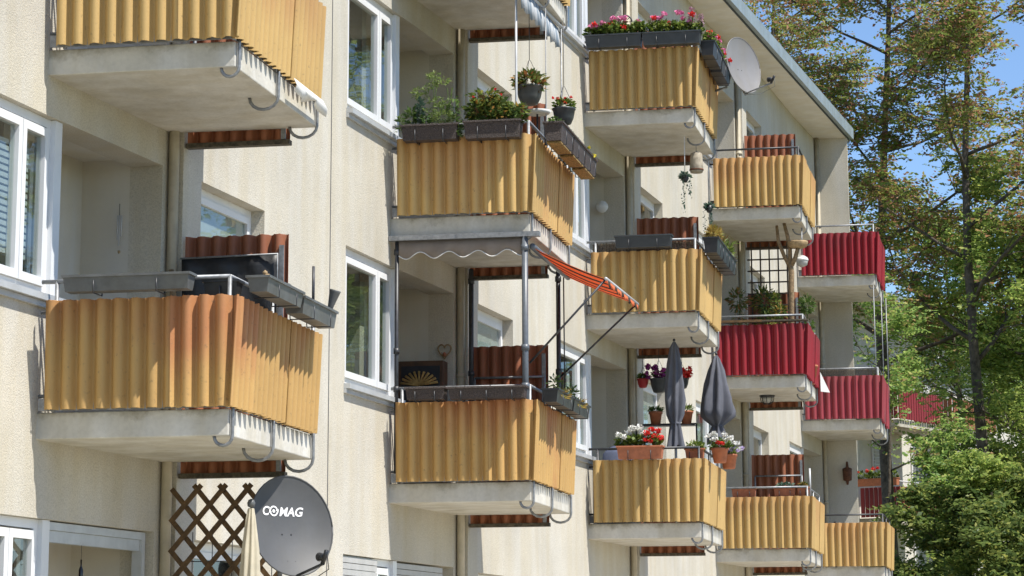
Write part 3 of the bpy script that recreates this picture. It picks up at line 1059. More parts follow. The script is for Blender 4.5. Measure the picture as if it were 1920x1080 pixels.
t, ln = end_box(1, 2, 'wicker_planter', 'brown wicker planter with a dense pepper bush bearing red fruit', 'planter', 0.86, 1.465, 0.955, 0.185, 'wicker', w=0.2)
foliage(t, 'leaf_pepper', [((-0.19, 0, 0.13), (0.13, 0.10, 0.14), 330), ((0.02, 0, 0.15), (0.16, 0.11, 0.17), 480), ((0.18, 0, 0.10), (0.08, 0.08, 0.10), 130)], 0.06, 0.5, seed=16)
foliage(t, 'leaf_pepper', [((-0.1, 0, 0.27), (0.22, 0.09, 0.10), 90), ((0.3, -0.03, 0.08), (0.10, 0.07, 0.12), 110)], 0.07, 0.45, seed=22)
heads(t, 'petal_red', [(-0.2, -0.09, 0.26), (0.04, -0.1, 0.33), (0.10, -0.1, 0.27)], 0.014, 10, 0.022, 17, 'pepper')
stems(t, [((-0.15, 0, 0.2), (0.1, 0.05, 0.1), 1), ((0.05, 0, 0.25), (0.1, 0.05, 0.1), 1)], 18, 'leaf_pepper', 0.006)
for q, (a0, a1, lab) in enumerate(((-0.12, 0.62, 'brown wicker planter nearest the corner on the balcony front below the hanging pots'),
                                   (0.66, 1.40, 'middle wicker planter of three along the balcony front below the hanging pots'),
                                   (1.44, 2.16, 'farthest wicker planter on the balcony front, with yellow flowers trailing'))):
    t, ln = front_box(1, 2, 'wicker_planter', lab, 'planter', a0, a1, 0.955, 0.20, 'wicker', w=0.2, o=1.78)
    obj('coir_base', MB().box((-ln / 2 + 0.05, -0.075, -0.222), (ln / 2 - 0.05, 0.075, -0.203)), 'coir', t)
    foliage(t, 'leaf_geranium' if q == 2 else 'leaf_herb', [((0.25 - 0.25 * r, 0, 0.02), (0.14, 0.09, 0.05), 90) for r in range(3)], 0.05, seed=20 + q)
    if q == 2:
        heads(t, 'petal_yellow', [(0.22, -0.09, 0.03), (0.05, -0.11, 0.0), (-0.2, -0.1, 0.04)], 0.025, 18, 0.03, 21)
def hanging_pot(name, label, cat, loc, r, h, material, hook_z, leaf, n, size, flower=None, group=None, spread=1.0):
    t = thing(name, label, cat, loc, 0, group)
    obj('pot', MB().lathe([(r * 0.35, -h), (r * 0.62, -h * 0.93), (r * 0.85, -h * 0.55), (r * 0.97, -h * 0.1), (r * 1.03, -h * 0.08), (r * 1.03, 0), (r * 0.95, 0), (r * 0.9, -h * 0.15), (0.001, -h * 0.15)], n=20), material, t)
    for q in range(3):
        a = 2.1 * q + 0.4
        obj('string', MB().tube([(r * math.cos(a), r * math.sin(a), -0.01), (r * 0.1 * math.cos(a), r * 0.1 * math.sin(a), r * 1.9), (0, 0, r * 2.0)], 0.003, 5), 'dark_pipe', t)
    obj('chain', MB().tube([(0, 0, r * 2.0), (0.0, 0, hook_z)], 0.004, 5), 'dark_pipe', t)
    foliage(t, leaf, [((0, 0, r * 0.3), (r * 1.05 * spread, r * 1.05 * spread, r * 0.65 * spread), n)], size, seed=int(abs(loc[1] * 10)) % 97)
    if flower:
        rng = random.Random(5)
        heads(t, flower, [(r * rng.uniform(-0.9, 0.9), -r * rng.uniform(0.2, 0.9), r * rng.uniform(0.3, 0.9)) for q in range(7)], r * 0.13, 14, 0.025, 6)
    return t
hanging_pot('hanging_pot', 'large grey hanging pot with red and green leaves above the pepper bush', 'hanging pot', P(1, 2, 1.33, 0.95, 1.585), 0.15, 0.215, 'grey_plastic', 0.95, 'leaf_mixed', 420, 0.07, spread=1.35)
hanging_pot('hanging_pot', 'smaller blue-grey hanging pot with small red blossoms beside the white wall', 'hanging pot', P(1, 2, 1.60, 1.6, 1.455), 0.13, 0.19, 'anthracite_plastic', 1.05, 'leaf_geranium', 260, 0.05, 'petal_red')
t = thing('white_tray', 'white plastic tray standing under the large grey hanging pot', 'tray', P(1, 2, 1.36, 1.25, 1.33))
obj('tray', MB().lathe([(0.13, 0), (0.16, 0.035), (0.155, 0.035), (0.125, 0.006)], n=18), 'cloth_white', t)
obj('stand', MB().tube([(0, 0, -1.32), (0, 0, 0.0)], 0.010), 'dark_pipe', t)

# awning poles and grey striped valance over that balcony
t = thing('folded_awning', 'folded grey and white striped awning on white poles over the wicker planters', 'awning', P(1, 2, 0, 0, 0))
for o, a, r in ((1.345, 0.1, 0.013), (1.46, 1.25, 0.007), (1.47, 2.2, 0.009)):
    obj('pole', MB().tube([(o, a, 0.0), (o, a, 2.60)], r), 'white_pole' if r > 0.01 else 'galvanized', t)
obj('crossbar', MB().tube([(1.36, 0.05, 2.55), (1.47, 2.25, 2.55)], 0.02), 'white_pole', t)
mb = MB(); n = 48; vs = []
for q in range(n + 1):
    a = 0.05 + 2.15 * q / n
    o = 1.385 + 0.05 * q / n
    vs += [(o, a, 2.53), (o + 0.02 + 0.008 * math.sin(q), a, 2.40), (o + 0.03 + 0.012 * math.sin(q), a, 2.24 + 0.035 * abs(math.sin(q * math.pi / 6)))]
mb.add(vs, [(3 * q + r, 3 * q + 3 + r, 3 * q + 4 + r, 3 * q + 1 + r) for q in range(n) for r in range(2)], True)
ob = obj('valance', mb, 'awning_grey_stripe', t); ob.modifiers.new('solid', 'SOLIDIFY').thickness = 0.004

# --- second stack, lowest balcony: brown troughs, awning, cabinet
end_box(1, 1, 'flower_box', 'short brown flower box in the railing below the scalloped valance', 'flower box', 0.24, 0.655, 0.965, 0.125, 'wicker')
end_box(1, 1, 'flower_box', 'long brown flower box beside the short one below the scalloped valance', 'flower box', 0.695, 1.50, 0.96, 0.125, 'wicker', n=3)
for a0, a1, lab in ((-0.05, 0.92, 'dark flower box with withered plants hung nearest the corner under the orange awning'),
                    (0.98, 1.98, 'dark flower box with withered plants on the far half under the orange awning')):
    t, ln = front_box(1, 1, 'flower_box', lab, 'flower box', a0, a1, 0.95, 0.14, 'black_plastic')
    foliage(t, 'leaf_dry', [((0, -0.03, -0.02), (ln * 0.45, 0.11, 0.08), 160)], 0.05, 0.3, seed=31)
    foliage(t, 'leaf_herb', [((-0.2, 0, 0.08), (0.12, 0.08, 0.10), 70)], 0.05, 0.4, seed=32)
t = thing('awning', 'orange and brown striped awning stretched out from the balcony on dark posts', 'awning', P(1, 1, 0, 0, 0))
for o, a, r, m_, z0 in ((0.075, -0.03, 0.022, 'dark_pipe', 0.02), (1.46, -0.06, 0.033, 'slate_post', 0.02), (1.40, 2.28, 0.026, 'dark_pipe', 0.02), (0.40, 2.25, 0.028, 'dark_pipe', 0.8)):
    mb = MB().tube([(o, a, z0), (o, a, 2.57)], r, 8)
    for z in (0.95, 1.35, 2.40):
        mb.tube([(o, a, z), (o, a, z + 0.06)], r + 0.010, 8)
    obj('post', mb, m_, t)
obj('head_bar', MB().box((0.0, -0.10, 2.545), (1.62, -0.015, 2.597)), 'galvanized', t)
mb = MB(); n = 64; vs = []
for q in range(n + 1):
    o = 0.10 + 1.33 * q / n
    zb = 2.385 - 0.035 * math.cos((o - 0.18) * 2 * math.pi / 0.31)
    vs += [(o, -0.045, 2.545), (o, -0.05 + 0.006 * math.sin(q * 0.5), 2.46), (o, -0.05 + 0.01 * math.sin(q * 0.5), zb)]
mb.add(vs, [(3 * q + r, 3 * q + 3 + r, 3 * q + 4 + r, 3 * q + 1 + r) for q in range(n) for r in range(2)], True)
va = obj('valance', mb, 'awning_taupe', t); va.modifiers.new('solid', 'SOLIDIFY').thickness = 0.003
obj('piping', MB().tube([(0.10 + 1.33 * q / n, -0.053 + 0.01 * math.sin(q * 0.5), 2.385 - 0.035 * math.cos((1.33 * q / n - 0.08) * 2 * math.pi / 0.31)) for q in range(n + 1)], 0.006, 5), 'cloth_white', va)
obj('roller', MB().tube([(1.54, -0.05, 2.44), (1.50, 2.36, 2.46)], 0.035, 12), 'slate_post', t)
# cloth: hangs from the roller out to the front bar with a slight sag
mb = MB(); na, no_ = 40, 12; vs = []
for q in range(na + 1):
    fa = q / na
    for r in range(no_ + 1):
        fo = r / no_
        o0, z0 = 1.555 - 0.045 * fa, 2.42 + 0.03 * fa
        o1, z1 = 2.315 - 0.02 * fa, 2.07 + 0.05 * fa
        vs.append((o0 + (o1 - o0) * fo, -0.03 + 2.35 * fa, z0 + (z1 - z0) * fo - 0.035 * math.sin(math.pi * fo) * (0.4 + 0.6 * math.sin(math.pi * fa))))
mb.add(vs, [(q * (no_ + 1) + r, (q + 1) * (no_ + 1) + r, (q + 1) * (no_ + 1) + r + 1, q * (no_ + 1) + r + 1) for q in range(na) for r in range(no_)], True)
ob = obj('cloth', mb, 'awning_orange', t); ob.modifiers.new('solid', 'SOLIDIFY').thickness = 0.003
mb = MB(); vs = []
for q in range(61):
    fa = q / 60
    vs += [(2.322 - 0.02 * fa, -0.03 + 2.35 * fa, 2.065 + 0.05 * fa), (2.33 - 0.02 * fa, -0.03 + 2.35 * fa, 2.005 + 0.05 * fa + 0.015 * math.cos(q * 0.85))]
mb.add(vs, [(2 * q, 2 * q + 2, 2 * q + 3, 2 * q + 1) for q in range(60)], True)
ob = obj('front_valance', mb, 'awning_orange', t); ob.modifiers.new('solid', 'SOLIDIFY').thickness = 0.003
obj('front_bar', MB().tube([(2.315, -0.06, 2.075), (2.295, 2.36, 2.125)], 0.018, 8), 'white_pole', t)
for p0, p1 in (((1.50, -0.03, 1.22), (2.305, -0.02, 2.07)), ((1.40, 2.28, 1.30), (2.29, 2.30, 2.12))):
    obj('arm', MB().tube([p0, p1], 0.012, 6), 'dark_pipe', t)
obj('crank', MB().tube([(1.52, 1.95, 2.4), (1.515, 2.0, 1.15)], 0.008, 6), 'dark_pipe', t)
t = thing('cabinet', 'dark wooden cabinet in the loggia behind the scalloped valance', 'cabinet', P(1, 1, -0.10, 2.02, 0.0))
obj('carcass', MB().box((-0.27, -0.10, 0), (0.25, 0.12, 1.50)), 'cabinet', t, bevel=0.006)
obj('door', MB().box((-0.23, -0.118, 0.1), (0.21, -0.102, 1.44)), 'tarp', t)
t = thing('straw_fan', 'straw fan ornament on the dark cabinet in the loggia', 'ornament', P(1, 1, -0.12, 1.88, 1.22))
for q in range(11):
    a = math.radians(12 + 156 * q / 10)
    obj('straw', MB().tube([(0, 0, 0), (0.22 * math.cos(a), 0.003 * q - 0.015, 0.16 * math.sin(a))], [0.010, 0.016], 5), 'straw', t)
t = thing('heart_wreath', 'heart-shaped twig wreath on the loggia wall behind the awning', 'wreath', P(1, 1, 0.105, 2.185, 1.64))
pth = []
for q in range(33):
    a = 2 * math.pi * q / 32
    pth.append((0.075 * (16 * math.sin(a) ** 3) / 16, 0, 0.085 * (13 * math.cos(a) - 5 * math.cos(2 * a) - 2 * math.cos(3 * a) - math.cos(4 * a)) / 15))
obj('ring', MB().tube(pth, 0.009, 6), 'wood_pale', t)
obj('bow', MB().lathe([(0.0, -0.03), (0.022, -0.01), (0.02, 0.015), (0, 0.03)], (0.0, -0.012, -0.045), 8), 'terracotta', t)

# --- third stack, top balcony: geraniums, dish
for q, (o0, o1, lab) in enumerate(((0.07, 0.85, 'anthracite flower box with red and pink geraniums next to the house wall'),
                                   (0.86, 1.66, 'anthracite flower box with pink geraniums at the outer corner of the top balcony'))):
    t, ln = end_box(2, 3, 'flower_box', lab, 'flower box', o0, o1, 1.01, 0.175, 'anthracite_plastic', w=0.2, n=2)
    foliage(t, 'leaf_geranium', [(c, (0.10, 0.10, 0.10), 150) for c in row(ln, 7, 0.08, 0.03, 0.025, 40 + q)], 0.055, 0.8, seed=41 + q)
    stems(t, [(c, (0.03, 0.03, 0.03), 1) for c in row(ln * 0.9, 6, 0.18, 0.02, 0.03, 43 + q)], 44 + q, 'leaf_geranium')
    heads(t, 'petal_pink', row(ln * 0.85, 8, 0.21, 0.07, 0.08, 45 + q), 0.05, 50, 0.035, 46 + q)
    heads(t, 'petal_red', row(ln * 0.9, 3, 0.17, 0.10, 0.07, 47 + q, -0.05), 0.045, 45, 0.035, 48 + q)
    if q == 1:
        foliage(t, 'petal_dusky', [((0.28, 0, 0.22), (0.06, 0.06, 0.14), 120), ((0.4, 0.02, 0.15), (0.05, 0.06, 0.12), 110)], 0.035, 0.7, seed=49, name='heather')
for q, (a0, a1, lab) in enumerate(((-0.02, 0.95, 'black flower box nearest the corner on the front of the geranium balcony'),
                                   (1.0, 1.95, 'black flower box hung beside the white satellite dish'))):
    t, ln = front_box(2, 3, 'flower_box', lab, 'flower box', a0, a1, 0.93 - 0.02 * q, 0.20, 'black_plastic', w=0.2)
    foliage(t, 'leaf_geranium', [(c, (0.10, 0.10, 0.08), 90) for c in row(ln, 5, 0.07, 0.03, 0.025, 50 + q)], 0.055, 0.8, seed=51 + q)
    heads(t, 'petal_pink' if q else 'petal_red', row(ln * 0.8, 4, 0.16, 0.06, 0.05, 53 + q, -0.04), 0.05, 50, 0.035, 54 + q)
    heads(t, 'petal_red' if q else 'petal_pink', row(ln * 0.8, 3, 0.13, 0.06, 0.05, 55 + q, -0.08), 0.045, 45, 0.035, 56 + q)

def dish(name, label, loc, normal, w, h, material, pole, arm_mat, text=None, arm=0.5):
    """Offset satellite dish: concave bowl, rim, feed arm, receiver, bracket."""
    t = thing(name, label, 'satellite dish', loc)
    nz = Vector(normal).normalized()
    ux = Vector((-nz.y, nz.x, 0)).normalized()          # to the viewer's right
    uy = nz.cross(ux)
    M = Matrix((ux, uy, nz)).transposed()
    dep = 0.075
    def pt(x, y, z): return tuple(M @ Vector((x, y, z)))
    mb = MB(); nr, na = 9, 40
    vs = []
    for side in (0, 1):
        for r in range(nr + 1):
            f = r / nr
            for q in range(na):
                a = 2 * math.pi * q / na
                vs.append(pt(f * w / 2 * math.cos(a), f * h / 2 * math.sin(a), dep * f * f - 0.006 * side))
    fs = []
    for side in (0, 1):
        off = side * (nr + 1) * na
        for r in range(nr):
            for q in range(na):
                a, b = off + r * na + q, off + r * na + (q + 1) % na
                f4 = (a + na, b + na, b, a) if side else (a, b, b + na, a + na)
                fs.append(f4)
    mb.add(vs, fs, True)
    obj('bowl', mb, material, t)
    obj('rim', MB().tube([pt(w / 2 * math.cos(2 * math.pi * q / na), h / 2 * math.sin(2 * math.pi * q / na), dep - 0.002) for q in range(na + 1)], 0.007, 6), material, t)
    feed = (0, -h * 0.50, arm)
    obj('feed_arm', MB().tube([pt(0, -h * 0.52, 0.03), pt(0, -h * 0.5, 0.1), pt(*feed)], 0.012, 8), arm_mat, t)
    ar = MB().tube([pt(0, -h * 0.50, arm - 0.02), pt(0, -h * 0.44, arm + 0.03), pt(0, -h * 0.39, arm + 0.06)], 0.018, 10)
    ar.tube([pt(0, -h * 0.42, arm - 0.055), pt(0, -h * 0.44, arm + 0.02)], [0.036, 0.024], 12)
    obj('receiver', ar, 'black_plastic', t)
    obj('cable', MB().tube([pt(0.01, -h * 0.40, arm + 0.05), pt(0.03, -h * 0.56, arm + 0.02), pt(0.02, -h * 0.60, arm * 0.55), pt(0, -h * 0.53, 0.06)], 0.004, 5), arm_mat, t)
    bk = MB().tube([pt(0, 0, -0.005), pt(0, 0, -0.14)], 0.05, 8)
    bk.tube([pt(0, -h * 0.53, 0.03), pt(0, -h * 0.3, -0.06), pt(0, 0, -0.12)], 0.014, 6)
    obj('mount', bk, 'galvanized', t)
    b0 = Vector(pt(0, 0, -0.13))
    obj('mast', MB().tube([b0 + Vector((0, 0, 0.12)), b0, *[Vector(p) for p in pole]], 0.02, 8), 'galvanized', t)
    for q, (bx, by) in enumerate(((-0.055, -0.05), (0.03, -0.05), (-0.045, -0.26), (0.03, -0.26))):
        z = dep * ((bx / (w / 2)) ** 2 + (by / (h / 2)) ** 2)
        obj('bolt', MB().tube([pt(bx, by * h / 0.75, z), pt(bx, by * h / 0.75, z + 0.006)], 0.006, 6), 'dark_pipe', t)
    if text:
        def flat(me, sx, x0, y0, shear=0.22):
            for v in me.vertices:
                x, y = v.co.x * sx + v.co.y * sx * shear + x0, v.co.y * sx + y0
                v.co = Vector(pt(x, y, dep * ((x / (w / 2)) ** 2 + (y / (h / 2)) ** 2) + 0.004))
        cur = [-0.235]
        def word(s, size, off):
            cu = bpy.data.curves.new('lettering', 'FONT')
            cu.body = s; cu.size = 1.0; cu.offset = 0.028
            tmp = bpy.data.objects.new('lettering_tmp', cu)
            C.objects.link(tmp)
            dg = bpy.context.evaluated_depsgraph_get()
            me = bpy.data.meshes.new_from_object(tmp.evaluated_get(dg))
            width = max(v.co.x for v in me.vertices)
            bpy.data.objects.remove(tmp)
            me.materials.clear()
            flat(me, size, off, 0.095)
            link('lettering', me, 'print_white', t)
            return width * size
        size = 0.098
        x = text[1]
        x += word('C', size, x) + 0.008
        # the ringed dot with two arrow tips that stands for the O
        cx, cy = x + 0.046, 0.095 + size * 0.36
        def shape(pts, faces):
            me = bpy.data.meshes.new('emblem')
            me.from_pydata([pt(px, py, dep * ((px / (w / 2)) ** 2 + (py / (h / 2)) ** 2) + 0.005) for px, py in pts], [], faces)
            link('emblem', me, 'print_white', t)
        n = 20
        shape([(cx + 0.014 * math.cos(2 * math.pi * q / n), cy + 0.014 * math.sin(2 * math.pi * q / n)) for q in range(n)], [tuple(range(n))])
        for s in (0, 1):
            pts = []
            for q in range(n):
                a = math.radians(20 + s * 180 + 150 * q / (n - 1))
                pts += [(cx + 0.029 * math.cos(a), cy + 0.029 * math.sin(a)), (cx + 0.042 * math.cos(a), cy + 0.042 * math.sin(a))]
            shape(pts, [(2 * q, 2 * q + 1, 2 * q + 3, 2 * q + 2) for q in range(n - 1)])
            a = math.radians(20 + s * 180)
            c_, s_ = math.cos(a), math.sin(a)
            shape([(cx + 0.022 * c_, cy + 0.022 * s_), (cx + 0.052 * c_, cy + 0.052 * s_), (cx + 0.038 * c_ + 0.026 * s_, cy + 0.038 * s_ - 0.026 * c_)], [(0, 1, 2)])
        word('MAG', size, x + 0.096)
    return t
dish('satellite_dish', 'white satellite dish on the front of the geranium balcony under the eave', P(2, 3, 1.945, 2.0, 1.0), (0.83, -0.53, 0.16), 0.76, 0.84, 'dish_white',
     [(-0.2, 0.0, -0.3), (-0.38, 0.0, -0.35)], 'galvanized', arm=0.52)

# --- under the third stack's top balcony: lantern and trailing plants
t = thing('hanging_lantern', 'weathered whitish bucket lantern hanging from a hook under the geranium balcony', 'lantern', P(2, 3, 1.39, 1.2, -0.39))
obj('shade', MB().lathe([(0.085, -0.29), (0.098, -0.25), (0.09, -0.1), (0.082, -0.02), (0.05, 0.0), (0.02, 0.012)], n=16), 'lantern_shell', t)
obj('rust_ring', MB().lathe([(0.099, -0.262), (0.102, -0.25), (0.099, -0.238)], n=16), 'rust', t)
obj('string', MB().tube([(0, 0, 0.01), (0.0, 0.0, 0.1)], 0.004, 5), 'dark_pipe', t)
def trailing(name, label, loc, top, seed):
    t = thing(name, label, 'hanging plant', loc)
    obj('string', MB().tube([(0, 0, 0), (0, 0, top)], 0.006, 5), 'cloth_white', t)
    obj('pot', MB().lathe([(0.03, -0.10), (0.05, -0.06), (0.055, 0.0), (0.045, 0.0), (0.04, -0.03), (0.001, -0.03)], n=12), 'dark_pipe', t)
    foliage(t, 'leaf_bluegreen', [((0, 0, -0.01), (0.09, 0.09, 0.06), 130)], 0.05, seed=seed)
    rng = np.random.default_rng(seed)
    for q in range(4):
        x0, y0, l = rng.uniform(-0.08, 0.08), rng.uniform(-0.06, 0.06), rng.uniform(0.2, 0.5)
        if q == 0:
            l = 0.52
        zz = -np.linspace(0.05, l, int(l * 60))
        pts = np.stack([x0 + rng.normal(0, 0.012, len(zz)), y0 + rng.normal(0, 0.012, len(zz)), zz], 1)
        link('tendril', leaf_mesh('tendril', pts, 0.035, 0.7, 1.0, seed + q), 'leaf_bluegreen', t)
    return t
trailing('hanging_plant', 'blue-green plant trailing long tendrils on a white cord under the geranium balcony', P(2, 3, 1.30, 0.6, -0.82), 0.55, 61)
trailing('hanging_plant', 'small blue-green plant trailing beside the downpipe left of the top ochre balcony', P(2, 3, 1.42, 2.39, -0.95), 0.7, 65)

# --- third stack, middle balcony
t, ln = end_box(2, 2, 'flower_box', 'empty anthracite flower box beside the reed mat on the middle balcony', 'flower box', 0.45, 1.215, 1.015, 0.165, 'anthracite_plastic', w=0.19)
t = thing('reed_mat', 'brown reed mat tied inside the railing of the middle balcony', 'mat', P(2, 2, 0, 0, 0))
mb = MB()
for q in range(92):
    mb.box((0.10 + q * 0.0155, -0.012 + 0.004 * (q % 3), 0.62), (0.112 + q * 0.0155, 0.0 + 0.004 * (q % 3), 0.955 + 0.018 * ((q * 7) % 5) / 5))
ob = obj('reed', mb, 'reed', t); ob['kind'] = 'stuff'
for a0, a1, lab, lm, n in ((-0.05, 0.66, 'black flower box with dry golden grass at the corner of the middle balcony', 'leaf_dry', 420),
                           (0.70, 1.42, 'black flower box with yellowing plants in the middle of its row', 'leaf_mixed', 200),
                           (1.46, 2.18, 'black flower box with a spiky green plant at the far end of its row', 'leaf_geranium', 160)):
    t, ln = front_box(2, 2, 'flower_box', lab, 'flower box', a0, a1, 1.0, 0.21, 'black_plastic', w=0.2)
    foliage(t, lm, [((0, 0, 0.09), (ln * 0.42, 0.12, 0.13), n)], 0.075, 0.22, 1.4, seed=71)
    if 'spiky' in lab:
        for q in range(9):
            a = q * 0.7
            obj('blade', MB().tube([(0, 0, 0), (0.10 * math.cos(a), 0.10 * math.sin(a), 0.2), (0.24 * math.cos(a), 0.22 * math.sin(a), 0.26 - 0.02 * (q % 4))], [0.010, 0.009, 0.002], 4), 'leaf_geranium', t)

# --- third stack, lowest balcony: flowers, parasols, shelf
t, ln = end_box(2, 1, 'flower_box', 'terracotta flower box with white and red geraniums', 'flower box', 0.445, 1.05, 0.995, 0.165, 'terracotta', w=0.2)
foliage(t, 'leaf_geranium', [(c, (0.09, 0.1, 0.09), 120) for c in row(ln, 5, 0.07, 0.02, 0.02, 80)], 0.055, 0.8, seed=81)
heads(t, 'petal_white', row(ln * 0.48, 6, 0.20, 0.05, 0.06, 82), 0.05, 50, 0.035, 83)
heads(t, 'petal_white', [(-0.28, -0.05, 0.15), (-0.2, -0.08, 0.12), (-0.1, -0.05, 0.24)], 0.05, 50, 0.035, 84)
heads(t, 'petal_red', [(0.16, -0.03, 0.22), (0.24, -0.04, 0.20), (0.28, -0.06, 0.10), (0.10, -0.08, 0.17), (0.20, -0.08, 0.13)], 0.055, 55, 0.035, 85)
heads(t, 'petal_red', [(0.08, -0.09, 0.08), (0.15, -0.1, 0.06)], 0.035, 36, 0.03, 86)
t, ln = end_box(2, 1, 'flower_box', 'low box of plain green foliage beside the dark parasol', 'flower box', 1.31, 1.56, 0.975, 0.13, 'terracotta', w=0.16, a=0.08)
foliage(t, 'leaf_geranium', [((0, 0, 0.02), (0.15, 0.10, 0.10), 320)], 0.04, 0.6, seed=87)
for q, (a, lab) in enumerate(((0.35, 'round terracotta pot with white flowers hung nearest the balcony corner'), (1.45, 'round terracotta pot with white and lilac flowers farther along the rail'))):
    t = thing('flower_pot', lab, 'flower pot', P(2, 1, 1.735, a, 1.0))
    obj('pot', MB().lathe([(0.075, -0.20), (0.085, -0.19), (0.11, -0.03), (0.122, -0.03), (0.122, 0.0), (0.105, 0.0), (0.1, -0.03), (0.001, -0.03)], n=20), 'terracotta', t)
    obj('holder', MB().tube([(-0.12, 0, -0.02), (-0.12, 0, -0.12), (0.1, 0, -0.12)], 0.006, 5), 'dark_pipe', t)
    foliage(t, 'leaf_geranium', [((0, 0, 0.05), (0.16, 0.16, 0.09), 260)], 0.05, 0.6, seed=90 + q)
    rng = random.Random(91 + q)
    heads(t, 'petal_white', [(rng.uniform(-0.17, 0.17), rng.uniform(-0.17, 0.02), rng.uniform(0.06, 0.2)) for _ in range(11)], 0.04, 40, 0.03, 92 + q)
    if q:
        heads(t, 'petal_lilac', [(rng.uniform(0, 0.2), rng.uniform(-0.17, 0.02), rng.uniform(0.02, 0.12)) for _ in range(5)], 0.04, 40, 0.03, 94)
    else:
        heads(t, 'petal_red', [(0.0, -0.14, 0.06), (0.06, -0.14, 0.05)], 0.035, 40, 0.03, 95)

def closed_parasol(name, label, loc, prof, folds, material, top, base, tie=None, depth=0.22, seed=1, finial='dark_pipe', pole='white_pole', fmat_r=0.02):
    """prof: (radius, z) from the hem up. Folded cloth with pleats."""
    t = thing(name, label, 'parasol', loc)
    mb = MB(); n = folds * 8
    rng = random.Random(seed)
    ph = [rng.uniform(-0.25, 0.25) for _ in range(folds)]
    vs = []
    for r, z in prof:
        for q in range(n):
            a = 2 * math.pi * q / n
            f = q // 8
            wv = math.cos(folds * a + ph[f] * 0.0)
            rr = r * (1 + depth * wv + 0.10 * math.sin(3 * a + 9 * z) + 0.05 * ph[f])
            zz = z - (0.018 * (wv + 2 * ph[f]) if z == prof[0][1] else 0)
            vs.append((rr * math.cos(a + 0.25 * z), rr * math.sin(a + 0.25 * z), zz))
    fs = []
    for i in range(len(prof) - 1):
        for q in range(n):
            a, b = i * n + q, i * n + (q + 1) % n
            fs.append((a, b, b + n, a + n))
    mb.add(vs, fs, True)
    obj('canopy', mb, material, t)
    obj('pole', MB().tube([(0, 0, base), (0, 0, top - 0.02)], 0.019, 10), pole, t)
    obj('finial', MB().lathe([(0.0, -fmat_r), (fmat_r * 0.9, -fmat_r * 0.5), (fmat_r, fmat_r * 0.3), (fmat_r * 0.7, fmat_r), (0, fmat_r * 1.3)], (0, 0, top + fmat_r), 12), finial, t)
    if tie:
        obj('strap', MB().lathe([(tie[0], tie[1] - 0.02), (tie[0] + 0.006, tie[1]), (tie[0], tie[1] + 0.02)], n=16), material, t)
    return t
closed_parasol('parasol', 'slim closed dark grey parasol behind the white and red geraniums', P(2, 1, 1.085, 0.8, 0.0),
               [(0.115, 1.06), (0.10, 1.14), (0.06, 1.38), (0.10, 1.50), (0.125, 1.70), (0.115, 1.9), (0.085, 2.2), (0.055, 2.42), (0.015, 2.5)], 7, 'parasol_grey', 2.5, 0.0, (0.068, 1.38), seed=3)
closed_parasol('parasol', 'loosely closed dark grey parasol at the far corner of the flower balcony', P(2, 1, 1.50, 2.2, 0.0),
               [(0.13, 1.22), (0.12, 1.32), (0.065, 1.46), (0.15, 1.54), (0.205, 1.60), (0.215, 1.68), (0.185, 1.85), (0.14, 2.05), (0.10, 2.25), (0.05, 2.40), (0.015, 2.46)], 7, 'parasol_grey', 2.46, 0.0, (0.072, 1.46), depth=0.22, seed=5)
for o, a, lab, m_, r, h, lf, fl in ((0.445, 2.2, 'small red hanging pot with a leafy green plant', 'red_plastic', 0.085, 0.13, 'leaf_herb', None),
                                    (0.675, 2.2, 'dark hanging pot overflowing with purple petunias', 'anthracite_plastic', 0.13, 0.21, 'leaf_herb', 'petal_purple'),
                                    (1.0, 2.25, 'hanging pot with dark red blossoms half hidden by the slim parasol', 'anthracite_plastic', 0.10, 0.15, 'leaf_herb', 'petal_red')):
    t = hanging_pot('hanging_pot', lab, 'hanging pot', P(2, 1, o, a, 2.15), r, h, m_, 0.42, lf, 160, 0.05, None)
    if fl:
        rng = random.Random(int(o * 100))
        heads(t, fl, [(r * rng.uniform(-1.2, 1.2), -r * rng.uniform(0.2, 0.9), r * rng.uniform(0.1, 1.3)) for q in range(14)], 0.045, 30, 0.045, int(o * 100))
t = thing('plant_shelf', 'dark metal plant shelf at the far side of the flower balcony', 'shelf', P(2, 1, 0, 2.2, 0))
sh = MB().tube([(0.34, 0, 1.50), (1.20, 0, 1.50)], 0.013, 6)
sh.tube([(0.34, 0, 0.0), (0.34, 0, 1.50)], 0.013, 6).tube([(1.20, 0, 0.0), (1.20, 0, 1.50)], 0.013, 6)
obj('frame', sh, 'dark_pipe', t)
obj('board', MB().box((0.36, -0.09, 1.47), (1.18, 0.09, 1.487)), 'dark_pipe', t)
for o, lab, lm in ((0.62, 'terracotta pot with a dark grassy plant on the dark metal shelf', 'leaf_herb'), (1.06, 'terracotta pot with a small succulent on the dark metal shelf', 'leaf_geranium')):
    t = thing('flower_pot', lab, 'flower pot', P(2, 1, o, 2.2, 1.49))
    obj('pot', MB().lathe([(0.065, 0), (0.09, 0.16), (0.10, 0.16), (0.10, 0.19), (0.085, 0.19), (0.08, 0.16), (0.001, 0.16)], n=18), 'terracotta', t)
    foliage(t, lm, [((0, 0, 0.21), (0.11, 0.11, 0.07), 170)], 0.06, 0.3, 0.9, seed=int(o * 50))
t = thing('covered_chair', 'chair under a dark blue cover behind the railing near the window', 'chair', P(2, 1, 0.36, 0.35, 0.0))
obj('cover', MB().lathe([(0.26, 0.0), (0.25, 0.55), (0.21, 0.95), (0.14, 1.03), (0.05, 1.06), (0.03, 1.12), (0.0, 1.14)], n=16, squash=0.8), 'cloth_blue', t)

